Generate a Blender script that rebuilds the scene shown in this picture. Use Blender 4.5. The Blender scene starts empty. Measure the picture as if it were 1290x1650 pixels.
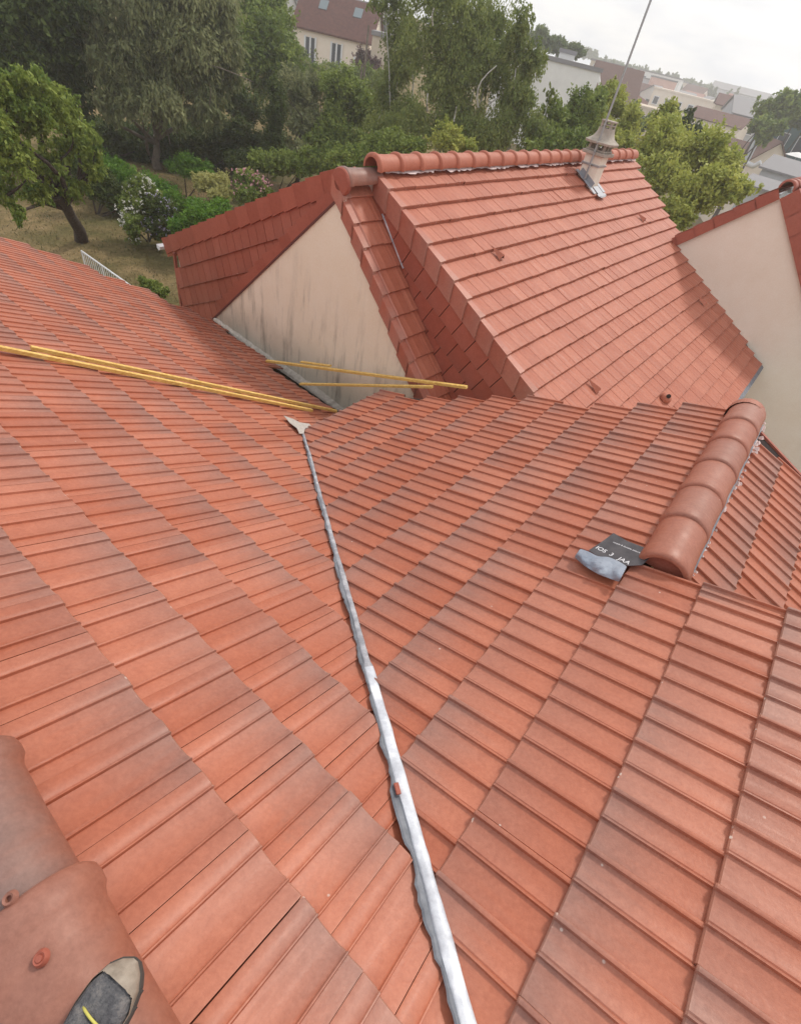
import bpy, bmesh, math, random
import numpy as np
from mathutils import Vector, Matrix
random.seed(7); rng = np.random.default_rng(7)
R = math.radians
sc = bpy.context.scene
# ------------------------------------------------------------------ camera
H = 6.8                      # camera height above the garden ground
FPX = 797.45                 # focal length in pixels of the 1290 px wide photo
M = np.array([[0.971056, 0.166296, 0.171452], [0.238852, -0.676080, -0.697041], [0.0, 0.717817, -0.696232]])
cam = bpy.data.objects.new('camera', bpy.data.cameras.new('camera')); sc.collection.objects.link(cam)
cam.data.sensor_fit = 'HORIZONTAL'; cam.data.sensor_width = 36; cam.data.lens = 36 * FPX / 1290
cam.data.clip_start = 0.05; cam.data.clip_end = 6000
cam.matrix_world = Matrix(((M[0][0], -M[1][0], -M[2][0], 0), (M[0][1], -M[1][1], -M[2][1], 0), (M[0][2], -M[1][2], -M[2][2], H), (0, 0, 0, 1)))
sc.camera = cam
# ------------------------------------------------------------------ sky, sun, exposure
SUN_EL, SUN_AZ = 48, 35      # azimuth clockwise from +Y
w = bpy.data.worlds.new('World'); sc.world = w; w.use_nodes = True
nt = w.node_tree; nt.nodes.clear(); N = nt.nodes.new; Lk = nt.links.new
sky = N('ShaderNodeTexSky'); sky.sky_type = 'NISHITA'; sky.sun_disc = False
sky.sun_elevation = R(SUN_EL); sky.sun_rotation = R(SUN_AZ); sky.dust_density = 3.0
tc = N('ShaderNodeTexCoord'); mp = N('ShaderNodeMapping'); mp.inputs['Scale'].default_value = (1, 1, 3.5)
nz = N('ShaderNodeTexNoise'); nz.inputs['Scale'].default_value = 3.2; nz.inputs['Detail'].default_value = 7; nz.inputs['Roughness'].default_value = .55
rp = N('ShaderNodeValToRGB'); rp.color_ramp.elements[0].position = .25; rp.color_ramp.elements[0].color = (.8, .8, .8, 1); rp.color_ramp.elements[1].position = .55
nz2 = N('ShaderNodeTexNoise'); nz2.inputs['Scale'].default_value = 9; nz2.inputs['Detail'].default_value = 6
rp2 = N('ShaderNodeValToRGB'); rp2.color_ramp.elements[0].position = .35; rp2.color_ramp.elements[0].color = (8.0, 8.3, 8.9, 1); rp2.color_ramp.elements[1].position = .62; rp2.color_ramp.elements[1].color = (10.2, 10.2, 10.2, 1)
mx = N('ShaderNodeMixRGB'); bg = N('ShaderNodeBackground'); bg.inputs['Strength'].default_value = 0.10; out = N('ShaderNodeOutputWorld')
Lk(tc.outputs['Generated'], mp.inputs['Vector']); Lk(mp.outputs['Vector'], nz.inputs['Vector']); Lk(mp.outputs['Vector'], nz2.inputs['Vector'])
Lk(nz.outputs['Fac'], rp.inputs['Fac']); Lk(nz2.outputs['Fac'], rp2.inputs['Fac'])
Lk(rp.outputs['Color'], mx.inputs['Fac']); Lk(sky.outputs['Color'], mx.inputs['Color1']); Lk(rp2.outputs['Color'], mx.inputs['Color2'])
Lk(mx.outputs['Color'], bg.inputs['Color']); Lk(bg.outputs['Background'], out.inputs['Surface'])
sl = bpy.data.lights.new('sun', 'SUN'); sl.energy = 2.0; sl.angle = R(8); sl.color = (1, .93, .82)
so = bpy.data.objects.new('sun', sl); sc.collection.objects.link(so)
sd = Vector((math.sin(R(SUN_AZ)) * math.cos(R(SUN_EL)), math.cos(R(SUN_AZ)) * math.cos(R(SUN_EL)), math.sin(R(SUN_EL))))
so.rotation_euler = (-sd).to_track_quat('-Z', 'Y').to_euler()
so['kind'] = 'structure'
sc.view_settings.view_transform = 'Standard'; sc.view_settings.look = 'None'; sc.view_settings.gamma = 1
sc.view_settings.exposure = 0.17
# ------------------------------------------------------------------ helpers
CAM = np.array([0, 0, H])
def ray(x, y):
    d = np.array([(x - 645) / FPX, (y - 825) / FPX, 1]) @ M
    return d / np.linalg.norm(d)
def hit(x, y, o, n):
    d = ray(x, y); o = np.asarray(o, float)
    return CAM + d * (((o - CAM) @ n) / (d @ n))
def atz(x, y, z): return hit(x, y, (0, 0, z), np.array([0, 0, 1.0]))
def atd(x, y, dist):
    d = ray(x, y); return CAM + d * (dist / math.hypot(d[0], d[1]))
def nrm(v): v = np.asarray(v, float); return v / np.linalg.norm(v)

class MB:
    def __init__(s): s.v = []; s.f = []; s.c = []; s.n = 0
    def add(s, vs, fs, col=None):
        vs = np.asarray(vs, float); s.v.append(vs)
        s.c.append(np.tile((.5, .5, .5, .5), (len(vs), 1)) if col is None else (np.tile(col, (len(vs), 1)) if np.ndim(col) == 1 else np.asarray(col)))
        s.f += [tuple(i + s.n for i in f) for f in fs]; s.n += len(vs); return s
    def box(s, o, a, b, c, col=None):      # corner and three edge vectors
        o, a, b, c = (np.asarray(q, float) for q in (o, a, b, c))
        vs = [o, o + a, o + a + b, o + b, o + c, o + a + c, o + a + b + c, o + b + c]
        return s.add(vs, [(3, 2, 1, 0), (4, 5, 6, 7), (0, 1, 5, 4), (1, 2, 6, 5), (2, 3, 7, 6), (3, 0, 4, 7)], col)
    def cbox(s, c, X, Y, Z, sx, sy, sz, col=None):   # centred box on axes
        X, Y, Z = nrm(X) * sx, nrm(Y) * sy, nrm(Z) * sz
        return s.box(np.asarray(c) - (X + Y + Z) / 2, X, Y, Z, col)
    def prism(s, pts, ext, col=None):       # polygon pushed along ext
        pts = np.asarray(pts, float); n = len(pts); ext = np.asarray(ext, float)
        fs = [tuple(range(n)), tuple(range(2 * n - 1, n - 1, -1))] + [(i, (i + 1) % n, n + (i + 1) % n, n + i) for i in range(n)]
        return s.add(np.r_[pts, pts + ext], fs, col)
    def tube(s, path, rad, k=8, col=None, cap=True, squash=None):
        path = np.asarray(path, float); rad = np.broadcast_to(rad, (len(path),)); vs = []
        ref = np.array([0, 0, 1.0])
        for i, p in enumerate(path):
            t = nrm(path[min(i + 1, len(path) - 1)] - path[max(i - 1, 0)])
            if abs(t @ ref) > .95: ref = np.array([1.0, .1, 0])
            a = nrm(np.cross(t, ref)); b = np.cross(a, t)
            for j in range(k):
                q = 2 * math.pi * j / k; vs.append(p + rad[i] * (math.cos(q) * a + math.sin(q) * b))
        fs = [(i * k + j, i * k + (j + 1) % k, (i + 1) * k + (j + 1) % k, (i + 1) * k + j) for i in range(len(path) - 1) for j in range(k)]
        if cap: fs += [tuple(range(k))[::-1], tuple((len(path) - 1) * k + j for j in range(k))]
        return s.add(vs, fs, col)
    def lathe(s, base, prof, axis=(0, 0, 1), k=20, col=None):
        ax = nrm(axis); a = nrm(np.cross(ax, (0.3, 1, .2))); b = np.cross(ax, a); vs = []
        for r, z in prof:
            for j in range(k):
                q = 2 * math.pi * j / k; vs.append(np.asarray(base) + ax * z + r * (math.cos(q) * a + math.sin(q) * b))
        fs = [(i * k + j, i * k + (j + 1) % k, (i + 1) * k + (j + 1) % k, (i + 1) * k + j) for i in range(len(prof) - 1) for j in range(k)]
        return s.add(vs, fs, col)
    def build(s, name, mat, parent=None, smooth=False, bevel=0):
        me = bpy.data.meshes.new(name)
        me.from_pydata(np.concatenate(s.v).tolist(), [], s.f); me.update()
        at = me.color_attributes.new('tile', 'FLOAT_COLOR', 'POINT'); at.data.foreach_set('color', np.concatenate(s.c).astype(np.float32).ravel())
        if smooth:
            me.shade_smooth()
            if smooth is not True: me.set_sharp_from_angle(angle=R(smooth))
        me.materials.append(mat)
        o = bpy.data.objects.new(name, me); sc.collection.objects.link(o)
        if bevel:
            b = o.modifiers.new('bevel', 'BEVEL'); b.width = bevel; b.segments = 2; b.limit_method = 'ANGLE'
        if parent is not None: put(o, parent)
        return o
def put(o, parent):
    o.parent = parent; o.matrix_parent_inverse = Matrix.Translation(-Vector(parent.location)); return o
def thing(name, label, cat, loc, group=None):
    o = bpy.data.objects.new(name, None); sc.collection.objects.link(o); o.location = Vector([float(q) for q in loc]); o.empty_display_size = .2
    o['label'] = label; o['category'] = cat
    if group: o['group'] = group
    return o
def tag(o, label, cat, group=None):
    o['label'] = label; o['category'] = cat
    if group: o['group'] = group
    return o
def struct(o): o['kind'] = 'structure'; return o

# ------------------------------------------------------------------ materials
def mat(name, col=(.5, .5, .5), rough=.7, metal=0, spec=.3):
    m = bpy.data.materials.new(name); m.use_nodes = True
    b = m.node_tree.nodes['Principled BSDF']; b.inputs['Base Color'].default_value = (*col, 1)
    b.inputs['Roughness'].default_value = rough; b.inputs['Metallic'].default_value = metal; b.inputs['Specular IOR Level'].default_value = spec
    return m
class G:     # tiny node-graph helper
    def __init__(s, m): s.m = m; s.t = m.node_tree; s.b = s.t.nodes['Principled BSDF']
    def n(s, ty, **kw):
        q = s.t.nodes.new(ty)
        for k, v in kw.items():
            if k in q.inputs: q.inputs[k].default_value = v
            else: setattr(q, k, v)
        return q
    def l(s, a, b): s.t.links.new(a, b)
    def coord(s, scale=(1, 1, 1), kind='Object'):
        t = s.n('ShaderNodeTexCoord'); mpg = s.n('ShaderNodeMapping'); mpg.inputs['Scale'].default_value = scale
        s.l(t.outputs[kind], mpg.inputs['Vector']); return mpg.outputs['Vector']
    def noise(s, scale, detail=4, rough=.5, vec=None, **k):
        q = s.n('ShaderNodeTexNoise', Scale=scale, Detail=detail, Roughness=rough); s.l(vec if vec is not None else s.coord(), q.inputs['Vector']); return q.outputs['Fac']
    def ramp(s, fac, pts):
        q = s.n('ShaderNodeValToRGB'); e = q.color_ramp.elements
        while len(e) < len(pts): e.new(.5)
        for i, (p, c) in enumerate(pts):
            e[i].position = p; e[i].color = (c, c, c, 1) if np.isscalar(c) else (*c, 1)
        s.l(fac, q.inputs['Fac']); return q.outputs['Color']
    def mix(s, fac, a, b, mode='MIX'):
        q = s.n('ShaderNodeMixRGB', blend_type=mode)
        for i, v in (('Fac', fac), ('Color1', a), ('Color2', b)):
            if isinstance(v, (int, float)): q.inputs[i].default_value = v
            elif isinstance(v, tuple): q.inputs[i].default_value = (*v, 1)
            else: s.l(v, q.inputs[i])
        return q.outputs['Color']
    def math(s, op, a, b=0.0, clamp=False):
        q = s.n('ShaderNodeMath', operation=op); q.use_clamp = clamp
        for i, v in enumerate((a, b)):
            if isinstance(v, (int, float)): q.inputs[i].default_value = v
            else: s.l(v, q.inputs[i])
        return q.outputs[0]
    def attr(s):
        a = s.n('ShaderNodeAttribute', attribute_name='tile'); x = s.n('ShaderNodeSeparateColor'); s.l(a.outputs['Color'], x.inputs['Color'])
        return x.outputs['Red'], x.outputs['Green'], x.outputs['Blue'], a.outputs['Alpha']
    def base(s, c): s.l(c, s.b.inputs['Base Color'])
    def bump(s, h, strength=.3, dist=.01):
        q = s.n('ShaderNodeBump', Strength=strength, Distance=dist); s.l(h, q.inputs['Height']); s.l(q.outputs['Normal'], s.b.inputs['Normal'])

def terracotta(name, c1, c2, grey, greyamt=1.0, rough=.5, t0=.35):
    m = mat(name, rough=rough, spec=.35); g = G(m); r1, r2, t, x = g.attr()
    cb = g.n('ShaderNodeCombineXYZ'); g.l(g.math('MULTIPLY', x, 9.0), cb.inputs[0]); g.l(g.math('MULTIPLY', t, 1.3), cb.inputs[1]); g.l(g.math('MULTIPLY', r1, 57.0), cb.inputs[2])
    streak = g.noise(1.0, 5, .6, cb.outputs[0])
    col = g.mix(g.math('ADD', g.math('MULTIPLY', r1, .55), g.math('MULTIPLY', streak, .45)), c1, c2)
    # kiln flashing: the grey brown lower end of each tile
    tt = g.ramp(g.math('ADD', t, g.math('MULTIPLY', g.math('SUBTRACT', streak, .5), .5)), [(t0, 0.0), (1.0, 1.0)])
    rr = g.ramp(r2, [(.0, .35), (.7, 1.0)])
    gm = g.math('MULTIPLY', g.math('MULTIPLY', tt, rr), greyamt)
    col = g.mix(gm, col, grey)
    big = g.noise(1.3, 3); col = g.mix(g.math('MULTIPLY', g.ramp(big, [(.4, 0.0), (.7, 1.0)]), .22), col, (c1[0] * .8, c1[1] * .82, c1[2] * .85))
    fine = g.noise(70, 3, .7); col = g.mix(.25, col, g.ramp(fine, [(.3, .25), (.7, .8)]), 'SOFT_LIGHT')
    vo = g.n('ShaderNodeTexVoronoi', Scale=11.0); g.l(g.coord(), vo.inputs['Vector'])
    speck = g.ramp(vo.outputs['Distance'], [(.035, 1.0), (.06, 0.0)])
    pick = g.ramp(g.noise(3.1, 2), [(.56, 0.0), (.62, 1.0)])
    col = g.mix(g.math('MULTIPLY', g.math('MULTIPLY', speck, pick), .75), col, (.62, .5, .44))
    pv = g.n('ShaderNodeVectorMath', operation='ADD'); cv = g.n('ShaderNodeCombineXYZ'); g.l(g.math('MULTIPLY', r1, 37.0), cv.inputs[0]); g.l(g.math('MULTIPLY', r2, 41.0), cv.inputs[1]); g.l(g.coord(), pv.inputs[0]); g.l(cv.outputs[0], pv.inputs[1]); pv = pv.outputs[0]
    med = g.noise(17, 6, .75, pv); col = g.mix(.20, col, g.ramp(med, [(.32, .22), (.68, .80)]), 'SOFT_LIGHT')
    col = g.mix(.26, col, g.ramp(r1, [(0, .34), (1, .64)]), 'SOFT_LIGHT')
    edge = g.ramp(t, [(.972, 0.0), (.99, 1.0)]); vo2 = g.n('ShaderNodeTexVoronoi', Scale=34.0); g.l(g.coord(), vo2.inputs['Vector'])
    chip = g.math('MULTIPLY', edge, g.math('MULTIPLY', g.ramp(vo2.outputs['Distance'], [(.15, 1.0), (.22, 0.0)]), g.ramp(g.noise(7, 2), [(.54, 0.0), (.58, 1.0)])))
    col = g.mix(g.math('MULTIPLY', edge, .16), col, (.50, .30, .22)); col = g.mix(g.math('MULTIPLY', chip, .9), col, (.72, .62, .54))
    dirt = g.ramp(g.noise(4.5, 7, .8, pv), [(.60, 0.0), (.72, 1.0)]); col = g.mix(g.math('MULTIPLY', dirt, .2), col, (.16, .105, .085))
    g.base(col); g.bump(g.math('ADD', g.math('ADD', fine, med), g.math('MULTIPLY', streak, .6)), .2, .003)
    g.l(g.ramp(streak, [(.3, rough - .08), (.7, rough + .12)]), g.b.inputs['Roughness'])
    return m
M_tile = terracotta('terracotta_tile', (.385, .110, .056), (.450, .158, .096), (.240, .138, .116), .78, rough=.44, t0=.24)
M_ridge = terracotta('terracotta_ridge', (.335, .100, .048), (.305, .110, .070), (.21, .135, .118), 1.0, t0=.05)
M_ridge2 = terracotta('low_ridge_tile', (.39, .112, .058), (.38, .130, .080), (.24, .135, .11), .65, t0=.15)
M_verge = terracotta('verge_tile', (.39, .115, .07), (.45, .17, .12), (.36, .21, .17), .5, t0=.3)
M_ntile = terracotta('neighbour_tile', (.395, .112, .062), (.435, .145, .088), (.30, .12, .09), .25, rough=.56, t0=.3)
M_clad = terracotta('cladding_tile', (.33, .085, .052), (.385, .11, .072), (.27, .10, .075), .4, t0=.2)
M_darktile = mat('brown_tile', rough=.8); g = G(M_darktile); g.base(g.ramp(g.noise(6, 5, .7), [(.3, (.10, .050, .042)), (.7, (.17, .09, .075))]))

def render_mat(name, c1, c2, stain=0):
    m = mat(name, rough=.9, spec=.1); g = G(m)
    col = g.mix(g.ramp(g.noise(.9, 5, .6), [(.3, 0.0), (.7, 1.0)]), c1, c2)
    if stain:
        a = g.n('ShaderNodeAttribute', attribute_name='tile'); x = g.n('ShaderNodeSeparateColor'); g.l(a.outputs['Color'], x.inputs['Color'])
        u, v = x.outputs['Red'], x.outputs['Green']            # metres along / height above the base of the wall, /10
        cb = g.n('ShaderNodeCombineXYZ'); g.l(g.math('MULTIPLY', u, 62.0), cb.inputs[0]); g.l(g.math('MULTIPLY', v, 9.0), cb.inputs[1])
        st = g.ramp(g.noise(1.0, 4, .65, cb.outputs[0]), [(.50, 0.0), (.74, 1.0)])
        cb2 = g.n('ShaderNodeCombineXYZ'); g.l(g.math('MULTIPLY', u, 12.0), cb2.inputs[0]); g.l(g.math('MULTIPLY', v, 14.0), cb2.inputs[1])
        big = g.noise(1.0, 3, .5, cb2.outputs[0])
        low = g.ramp(g.math('ADD', v, g.math('MULTIPLY', g.math('SUBTRACT', big, .5), .16)), [(.03, 1.0), (.17, 0.0)])
        col = g.mix(g.math('MULTIPLY', g.math('MULTIPLY', st, low), .78), col, (.085, .072, .06))
        foot = g.ramp(g.math('ADD', v, g.math('MULTIPLY', g.math('SUBTRACT', big, .5), .08)), [(.0, 1.0), (.07, 0.0)])
        col = g.mix(g.math('MULTIPLY', foot, .45), col, (.24, .215, .18))
    fine = g.noise(45, 4, .7); col = g.mix(.35, col, g.ramp(fine, [(.3, .3), (.7, .7)]), 'SOFT_LIGHT')
    col = g.mix(.45, col, g.ramp(g.noise(2.3, 7, .75), [(.3, .33), (.7, .62)]), 'SOFT_LIGHT')
    g.base(col); g.bump(fine, .35, .008); return m
M_cream = render_mat('cream_render', (.81, .71, .56), (.85, .76, .62), 1)
M_cream2 = render_mat('pinkish_cream_render', (.80, .69, .58), (.83, .74, .64))
M_white = render_mat('white_render', (.72, .71, .69), (.80, .79, .77))
M_zinc = mat('zinc', rough=.62, metal=.15); g = G(M_zinc)
g.base(g.ramp(g.noise(7, 5, .7), [(.3, (.38, .39, .43)), (.5, (.58, .60, .65)), (.66, (.80, .81, .84))])); g.l(g.ramp(g.noise(20, 4), [(.3, .25), (.7, .6)]), g.b.inputs['Roughness']); g.bump(g.noise(28, 4), .5, .004)
M_flash = mat('flashing_zinc', (.33, .34, .37), .55, .4)
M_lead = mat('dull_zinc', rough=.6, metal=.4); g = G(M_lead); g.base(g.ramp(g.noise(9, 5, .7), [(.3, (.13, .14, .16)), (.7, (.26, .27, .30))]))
M_lead2 = mat('weathered_zinc', rough=.6, metal=.2); g = G(M_lead2); g.base(g.ramp(g.noise(11, 6, .75), [(.3, (.20, .20, .22)), (.5, (.33, .33, .36)), (.7, (.55, .54, .56))])); g.bump(g.noise(28, 4), .5, .004)
M_zincold = mat('pale_zinc', rough=.6, metal=.35); g = G(M_zincold); g.base(g.ramp(g.noise(30, 5, .7), [(.3, (.40, .37, .34)), (.7, (.60, .56, .52))]))
M_mortar = mat('mortar', rough=.95); g = G(M_mortar); g.base(g.ramp(g.noise(18, 6, .8), [(.3, (.42, .36, .30)), (.7, (.66, .60, .53))])); g.bump(g.noise(60, 4), .8, .01)
M_pink = mat('pale_mortar', rough=.95); g = G(M_pink); g.base(g.ramp(g.noise(12, 6, .8), [(.3, (.55, .33, .29)), (.62, (.78, .66, .64))]))
M_dark = mat('dark_gap', (.03, .02, .018), .95)
M_wood = mat('yellow_pine', rough=.6); g = G(M_wood)
g.base(g.mix(.6, g.mix(g.ramp(g.noise(1.5, 6, .7, g.coord((14, 14, 60))), [(.35, 0.0), (.65, 1.0)]), (.56, .33, .07), (.78, .54, .19)), g.ramp(g.noise(6, 5, .8), [(.3, .3), (.7, .7)]), 'SOFT_LIGHT')); g.bump(g.noise(60, 4), .4, .002)
M_trim = mat('dark_red_trim', (.13, .045, .04), .7)
M_whitemetal = mat('white_painted_metal', (.75, .75, .77), .4)
M_conc = mat('chimney_concrete', rough=.9); g = G(M_conc); g.base(g.ramp(g.noise(12, 5, .7), [(.3, (.30, .26, .22)), (.7, (.46, .40, .34))]))
M_steel = mat('galvanised_steel', (.40, .41, .42), .4, .7)
M_glass = mat('window_glass', (.07, .08, .10), .12, 0, .6)
M_skyglass = mat('roof_window_glass', (.16, .20, .22), .4, 0, .4)
M_frame = mat('white_frame', (.72, .72, .74), .5)

# ------------------------------------------------------------------ roof frames (our house)
S = .235; TH = S * 1.51537; GB = .96455; SB = S * GB; TB = TH * GB
oA = np.array([-1.38638, .66996, -1.63635 + H]); uA = nrm([.85917, -.51112, .02391]); vA = nrm([.46963, .76915, -.43341])
oB = np.array([.29227, 2.14409, -2.24349 + H]); uB = nrm([-.49300, -.86984, -.01813]); upB = nrm([.80341, -.46315, .37421]); vB = -upB
nA = np.cross(uA, vA); nA *= np.sign(nA[2]); nB = np.cross(uB, vB); nB *= np.sign(nB[2])
def PA(u, v, h=0): return oA + uA * u * S + vA * v * TH + nA * h
def PB(u, v, h=0): return oB + uB * u * SB + upB * v * TB + nB * h          # v grows up-slope
# slope D: the far side of the low ridge; mirror of B about the ridge at v = VR
VR = 3.42
oD = PB(0, VR); uD = uB; dD = nrm([upB[0], upB[1], -upB[2]]); dD = nrm(dD - (dD @ uD) * uD); nD = np.cross(uD, dD); nD *= np.sign(nD[2])

PROF_A = [(0, -.02), (.004, .002), (.03, .004), (.20, .0035), (.235, .0), (.25, .0035), (.265, .0035), (.275, -.007), (.33, -.0085), (.5, -.0095), (.66, -.007), (.715, -.002), (.735, -.004), (.75, .0035), (.765, .004), (.775, -.005), (.82, -.0045), (.96, .001), (.994, .001), (.998, -.02)]
PROF_A = [(a_, b_ if b_ < -.015 else b_ * 1.08) for a_, b_ in PROF_A]
PROF_B = [(0, -.02), (.004, .006), (.02, .010), (.055, .011), (.075, .009), (.085, -.006), (.12, -.0075), (.26, -.009), (.40, -.006), (.47, -.001), (.49, -.003), (.51, .005), (.535, .005), (.545, -.006), (.60, -.0075), (.80, -.008), (.94, -.005), (.99, -.004), (.996, -.02)]
PROF_N = [(0, -.004), (.012, .001), (.06, .0015), (.08, .0), (.45, .0), (.47, .0014), (.53, .0014), (.55, .0), (.99, .0), (1.0, -.004)]
def tiles(mb, o, U, V, Nn, cells, tw, tl, prof, thk=.024, jit=.0008, flip=False, head=.10, bow=0.0):
    """cells: (u, v, width) with v the upper end in courses; V points down-slope; top of the butt edge lies on the plane"""
    ts = np.array([-head, .3, .65, .93, .985, 1.0, 1.004, 1.004])
    hs = np.array([-thk * (1 + head), -thk * .7, -thk * .35, -thk * .07, -thk * .02, -.005, -.011, -thk - .006])
    px_ = np.array([p[0] for p in prof]); pz = np.array([p[1] for p in prof]); k = len(prof)
    base_f = [(i * k + j, i * k + j + 1, (i + 1) * k + j + 1, (i + 1) * k + j) for i in range(len(ts) - 1) for j in range(k - 1)]
    for cell in cells:
        u, v, wd = cell[:3]
        xs = px_ if not flip else 1 - px_[::-1]; zs = pz if not flip else pz[::-1]
        keep = slice(None); r1, r2 = rng.random(2); dh = rng.normal(0, jit); dv = rng.normal(0, .0022); tilt = rng.normal(0, .0016); du = rng.normal(0, .001)
        uu = (u + xs * wd) * tw + du
        P = []
        C = np.zeros((len(ts) * k, 4)); 
        for i, (t, h) in enumerate(zip(ts, hs)):
            zf = zs * (1 if i < 6 else (1 if i == 6 else 0)); zf = np.where(zs < -.015, -.02, zf) if i < 7 else np.zeros(k)
            hh = h + zf + dh + tilt * (xs - .5)
            P.append(o + np.outer(uu, U) + (v + t) * tl * V + dv * V + np.outer(hh, Nn))
            C[i * k:(i + 1) * k] = np.c_[np.full(k, r1), np.full(k, r2), np.full(k, min(max(t, 0), 1)), xs]
        mb.add(np.concatenate(P), base_f, C)
def clip(o, point, normal):      # remove what lies on the positive side
    bm = bmesh.new(); bm.from_mesh(o.data)
    bmesh.ops.bisect_plane(bm, geom=bm.verts[:] + bm.edges[:] + bm.faces[:], dist=1e-5, plane_co=Vector(point), plane_no=Vector(normal), clear_outer=True)
    bm.to_mesh(o.data); bm.free()
def inside(poly, x, y):
    c = False; n = len(poly)
    for i in range(n):
        (x1, y1), (x2, y2) = poly[i], poly[(i + 1) % n]
        if (y1 > y) != (y2 > y) and x < (x2 - x1) * (y - y1) / (y2 - y1) + x1: c = not c
    return c
def ridge_tile(p0, p1, up, r0, r1, collar=.012, cl=.06, arc=98, sq=.85, t=.016):
    """half-round tile from p0 to p1, its raised collar at p1"""
    p0, p1 = np.asarray(p0), np.asarray(p1); L = np.linalg.norm(p1 - p0); ax = (p1 - p0) / L
    up = nrm(np.asarray(up) - (np.asarray(up) @ ax) * ax); sd_ = np.cross(ax, up)
    st = [(0, r0), (.01, r0 + .003), (L * .5, (r0 + r1) / 2), (L - cl - .02, r1), (L - cl - .005, r1 + collar * .35), (L - cl + .01, r1 + collar), (L - cl / 2, r1 + collar * 1.15), (L - .018, r1 + collar), (L - .006, r1 + collar * .4 - .002), (L, r1 - .008)]
    k = 22; vs = []; cs = []; r1_, r2_ = rng.random(2)
    for layer in (0, t):
        for z, r in st:
            for j in range(k):
                a = R(-arc + 2 * arc * j / (k - 1)); rr = r - layer
                vs.append(p0 + ax * z + sd_ * rr * math.sin(a) + up * (rr * sq * math.cos(a))); cs.append((r1_, r2_, 1 - abs(j / (k - 1) - .5) * 1.25, z / L))
    n = len(st); q = n * k; fs = []
    for i in range(n - 1):
        for j in range(k - 1):
            fs.append((i * k + j, i * k + j + 1, (i + 1) * k + j + 1, (i + 1) * k + j)); fs.append((q + i * k + j, q + (i + 1) * k + j, q + (i + 1) * k + j + 1, q + i * k + j + 1))
        for j in (0, k - 1): fs.append((i * k + j, (i + 1) * k + j, q + (i + 1) * k + j, q + i * k + j))
    for i in (0, n - 1):
        for j in range(k - 1): fs.append((i * k + j, i * k + j + 1, q + i * k + j + 1, q + i * k + j))
    return MB().add(vs, fs, np.array(cs))

# ------------------------------------------------------------------ our house
Zv0 = np.array([0, 0, 1.0])
house = thing('tiled_house', 'house under the photographer, orange roofs with a metal lined valley between them', 'house', (0, 3, 0))
# valley line (intersection of the two planes)
vd = nrm(np.cross(nA, nB)); vd *= -np.sign(vd[2])        # runs down the valley
vP = np.linalg.solve(np.array([nA, nB, vd]), np.array([nA @ oA, nB @ oB, vd @ oA]))
vside = nrm(np.cross((0, 0, 1), vd))                     # horizontal, across the valley
if (PB(0, 0) - vP) @ vside < 0: vside = -vside           # towards slope B
polyA = [(-30.6, -.2), (14, -.2), (14, 13.45), (-10.0, 13.3), (-18, 13.5), (-23.6, 14.9), (-27.2, 12.7), (-29.6, 11.0), (-30.5, 9.6)]
cells = []
for v in range(0, 15):
    for k in range(-33, 15):
        u = k + (0.0 if (v + 1) % 2 else .5)
        if inside(polyA, u + .5, v + .45): cells.append((u, v, 1.0))
mb = MB(); tiles(mb, oA, uA, vA, nA, [c for c in cells if c[1] <= 9], S, TH, PROF_A)
mb2 = MB(); tiles(mb2, oA, uA, vA, nA, [c for c in cells if c[1] > 9 and c[0] < -5.2], S, TH, PROF_A)
sA = mb.build('roof_slope', M_tile, house, smooth=35); clip(sA, vP + vside * -.013, vside); tmp = mb2.build('roof_slope', M_tile, None, smooth=35)
bm = bmesh.new(); bm.from_mesh(sA.data); bm.from_mesh(tmp.data); bm.to_mesh(sA.data); bm.free(); bpy.data.objects.remove(tmp); sA['label'] = 'left roof slope running down to the metal valley'
cells = []
for v in range(-7, 13):
    lo = -9.4 if v < -5 else (-9.9 - (v + 5) * .27 if v < 3 else -1.55)
    for k in range(-13, 20):
        u = k + (0.0 if v % 2 == 0 else .5); wd = 1.0
        if u < lo - .35: continue
        if u < -1.5 and v >= 3: continue
        cells.append((u, v, wd))
    if v == 4: cells.append((-1.5, v, .5))
    if v >= 3 and v % 2 == 0 and v != 4: cells.append((-1.5, v, .5))
mb = MB(); oBt = oB
tiles(mb, oBt, uB, vB, nB, [(u, -(v + 1), wd) for u, v, wd in cells], SB, TB, PROF_B)
sB = mb.build('roof_slope', M_tile, house, smooth=35); clip(sB, vP + vside * .013, -vside); sB['label'] = 'right roof slope with rounded tile heads facing the valley'
cells = []
for v in range(0, 9):
    for k in range(-13, 5):
        u = k + (.5 if v % 2 else 0)
        if u > -12 and u < 2.5: cells.append((u, v, 1.0))
mb = MB(); tiles(mb, oD - nD * .01, uD, dD, nD, [(u, v + .35, wd) for u, v, wd in cells], SB, TB, PROF_B, thk=.03)
sD = mb.build('roof_slope', M_tile, house, smooth=35); sD['label'] = 'short roof slope on the far side of the low ridge'
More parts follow.
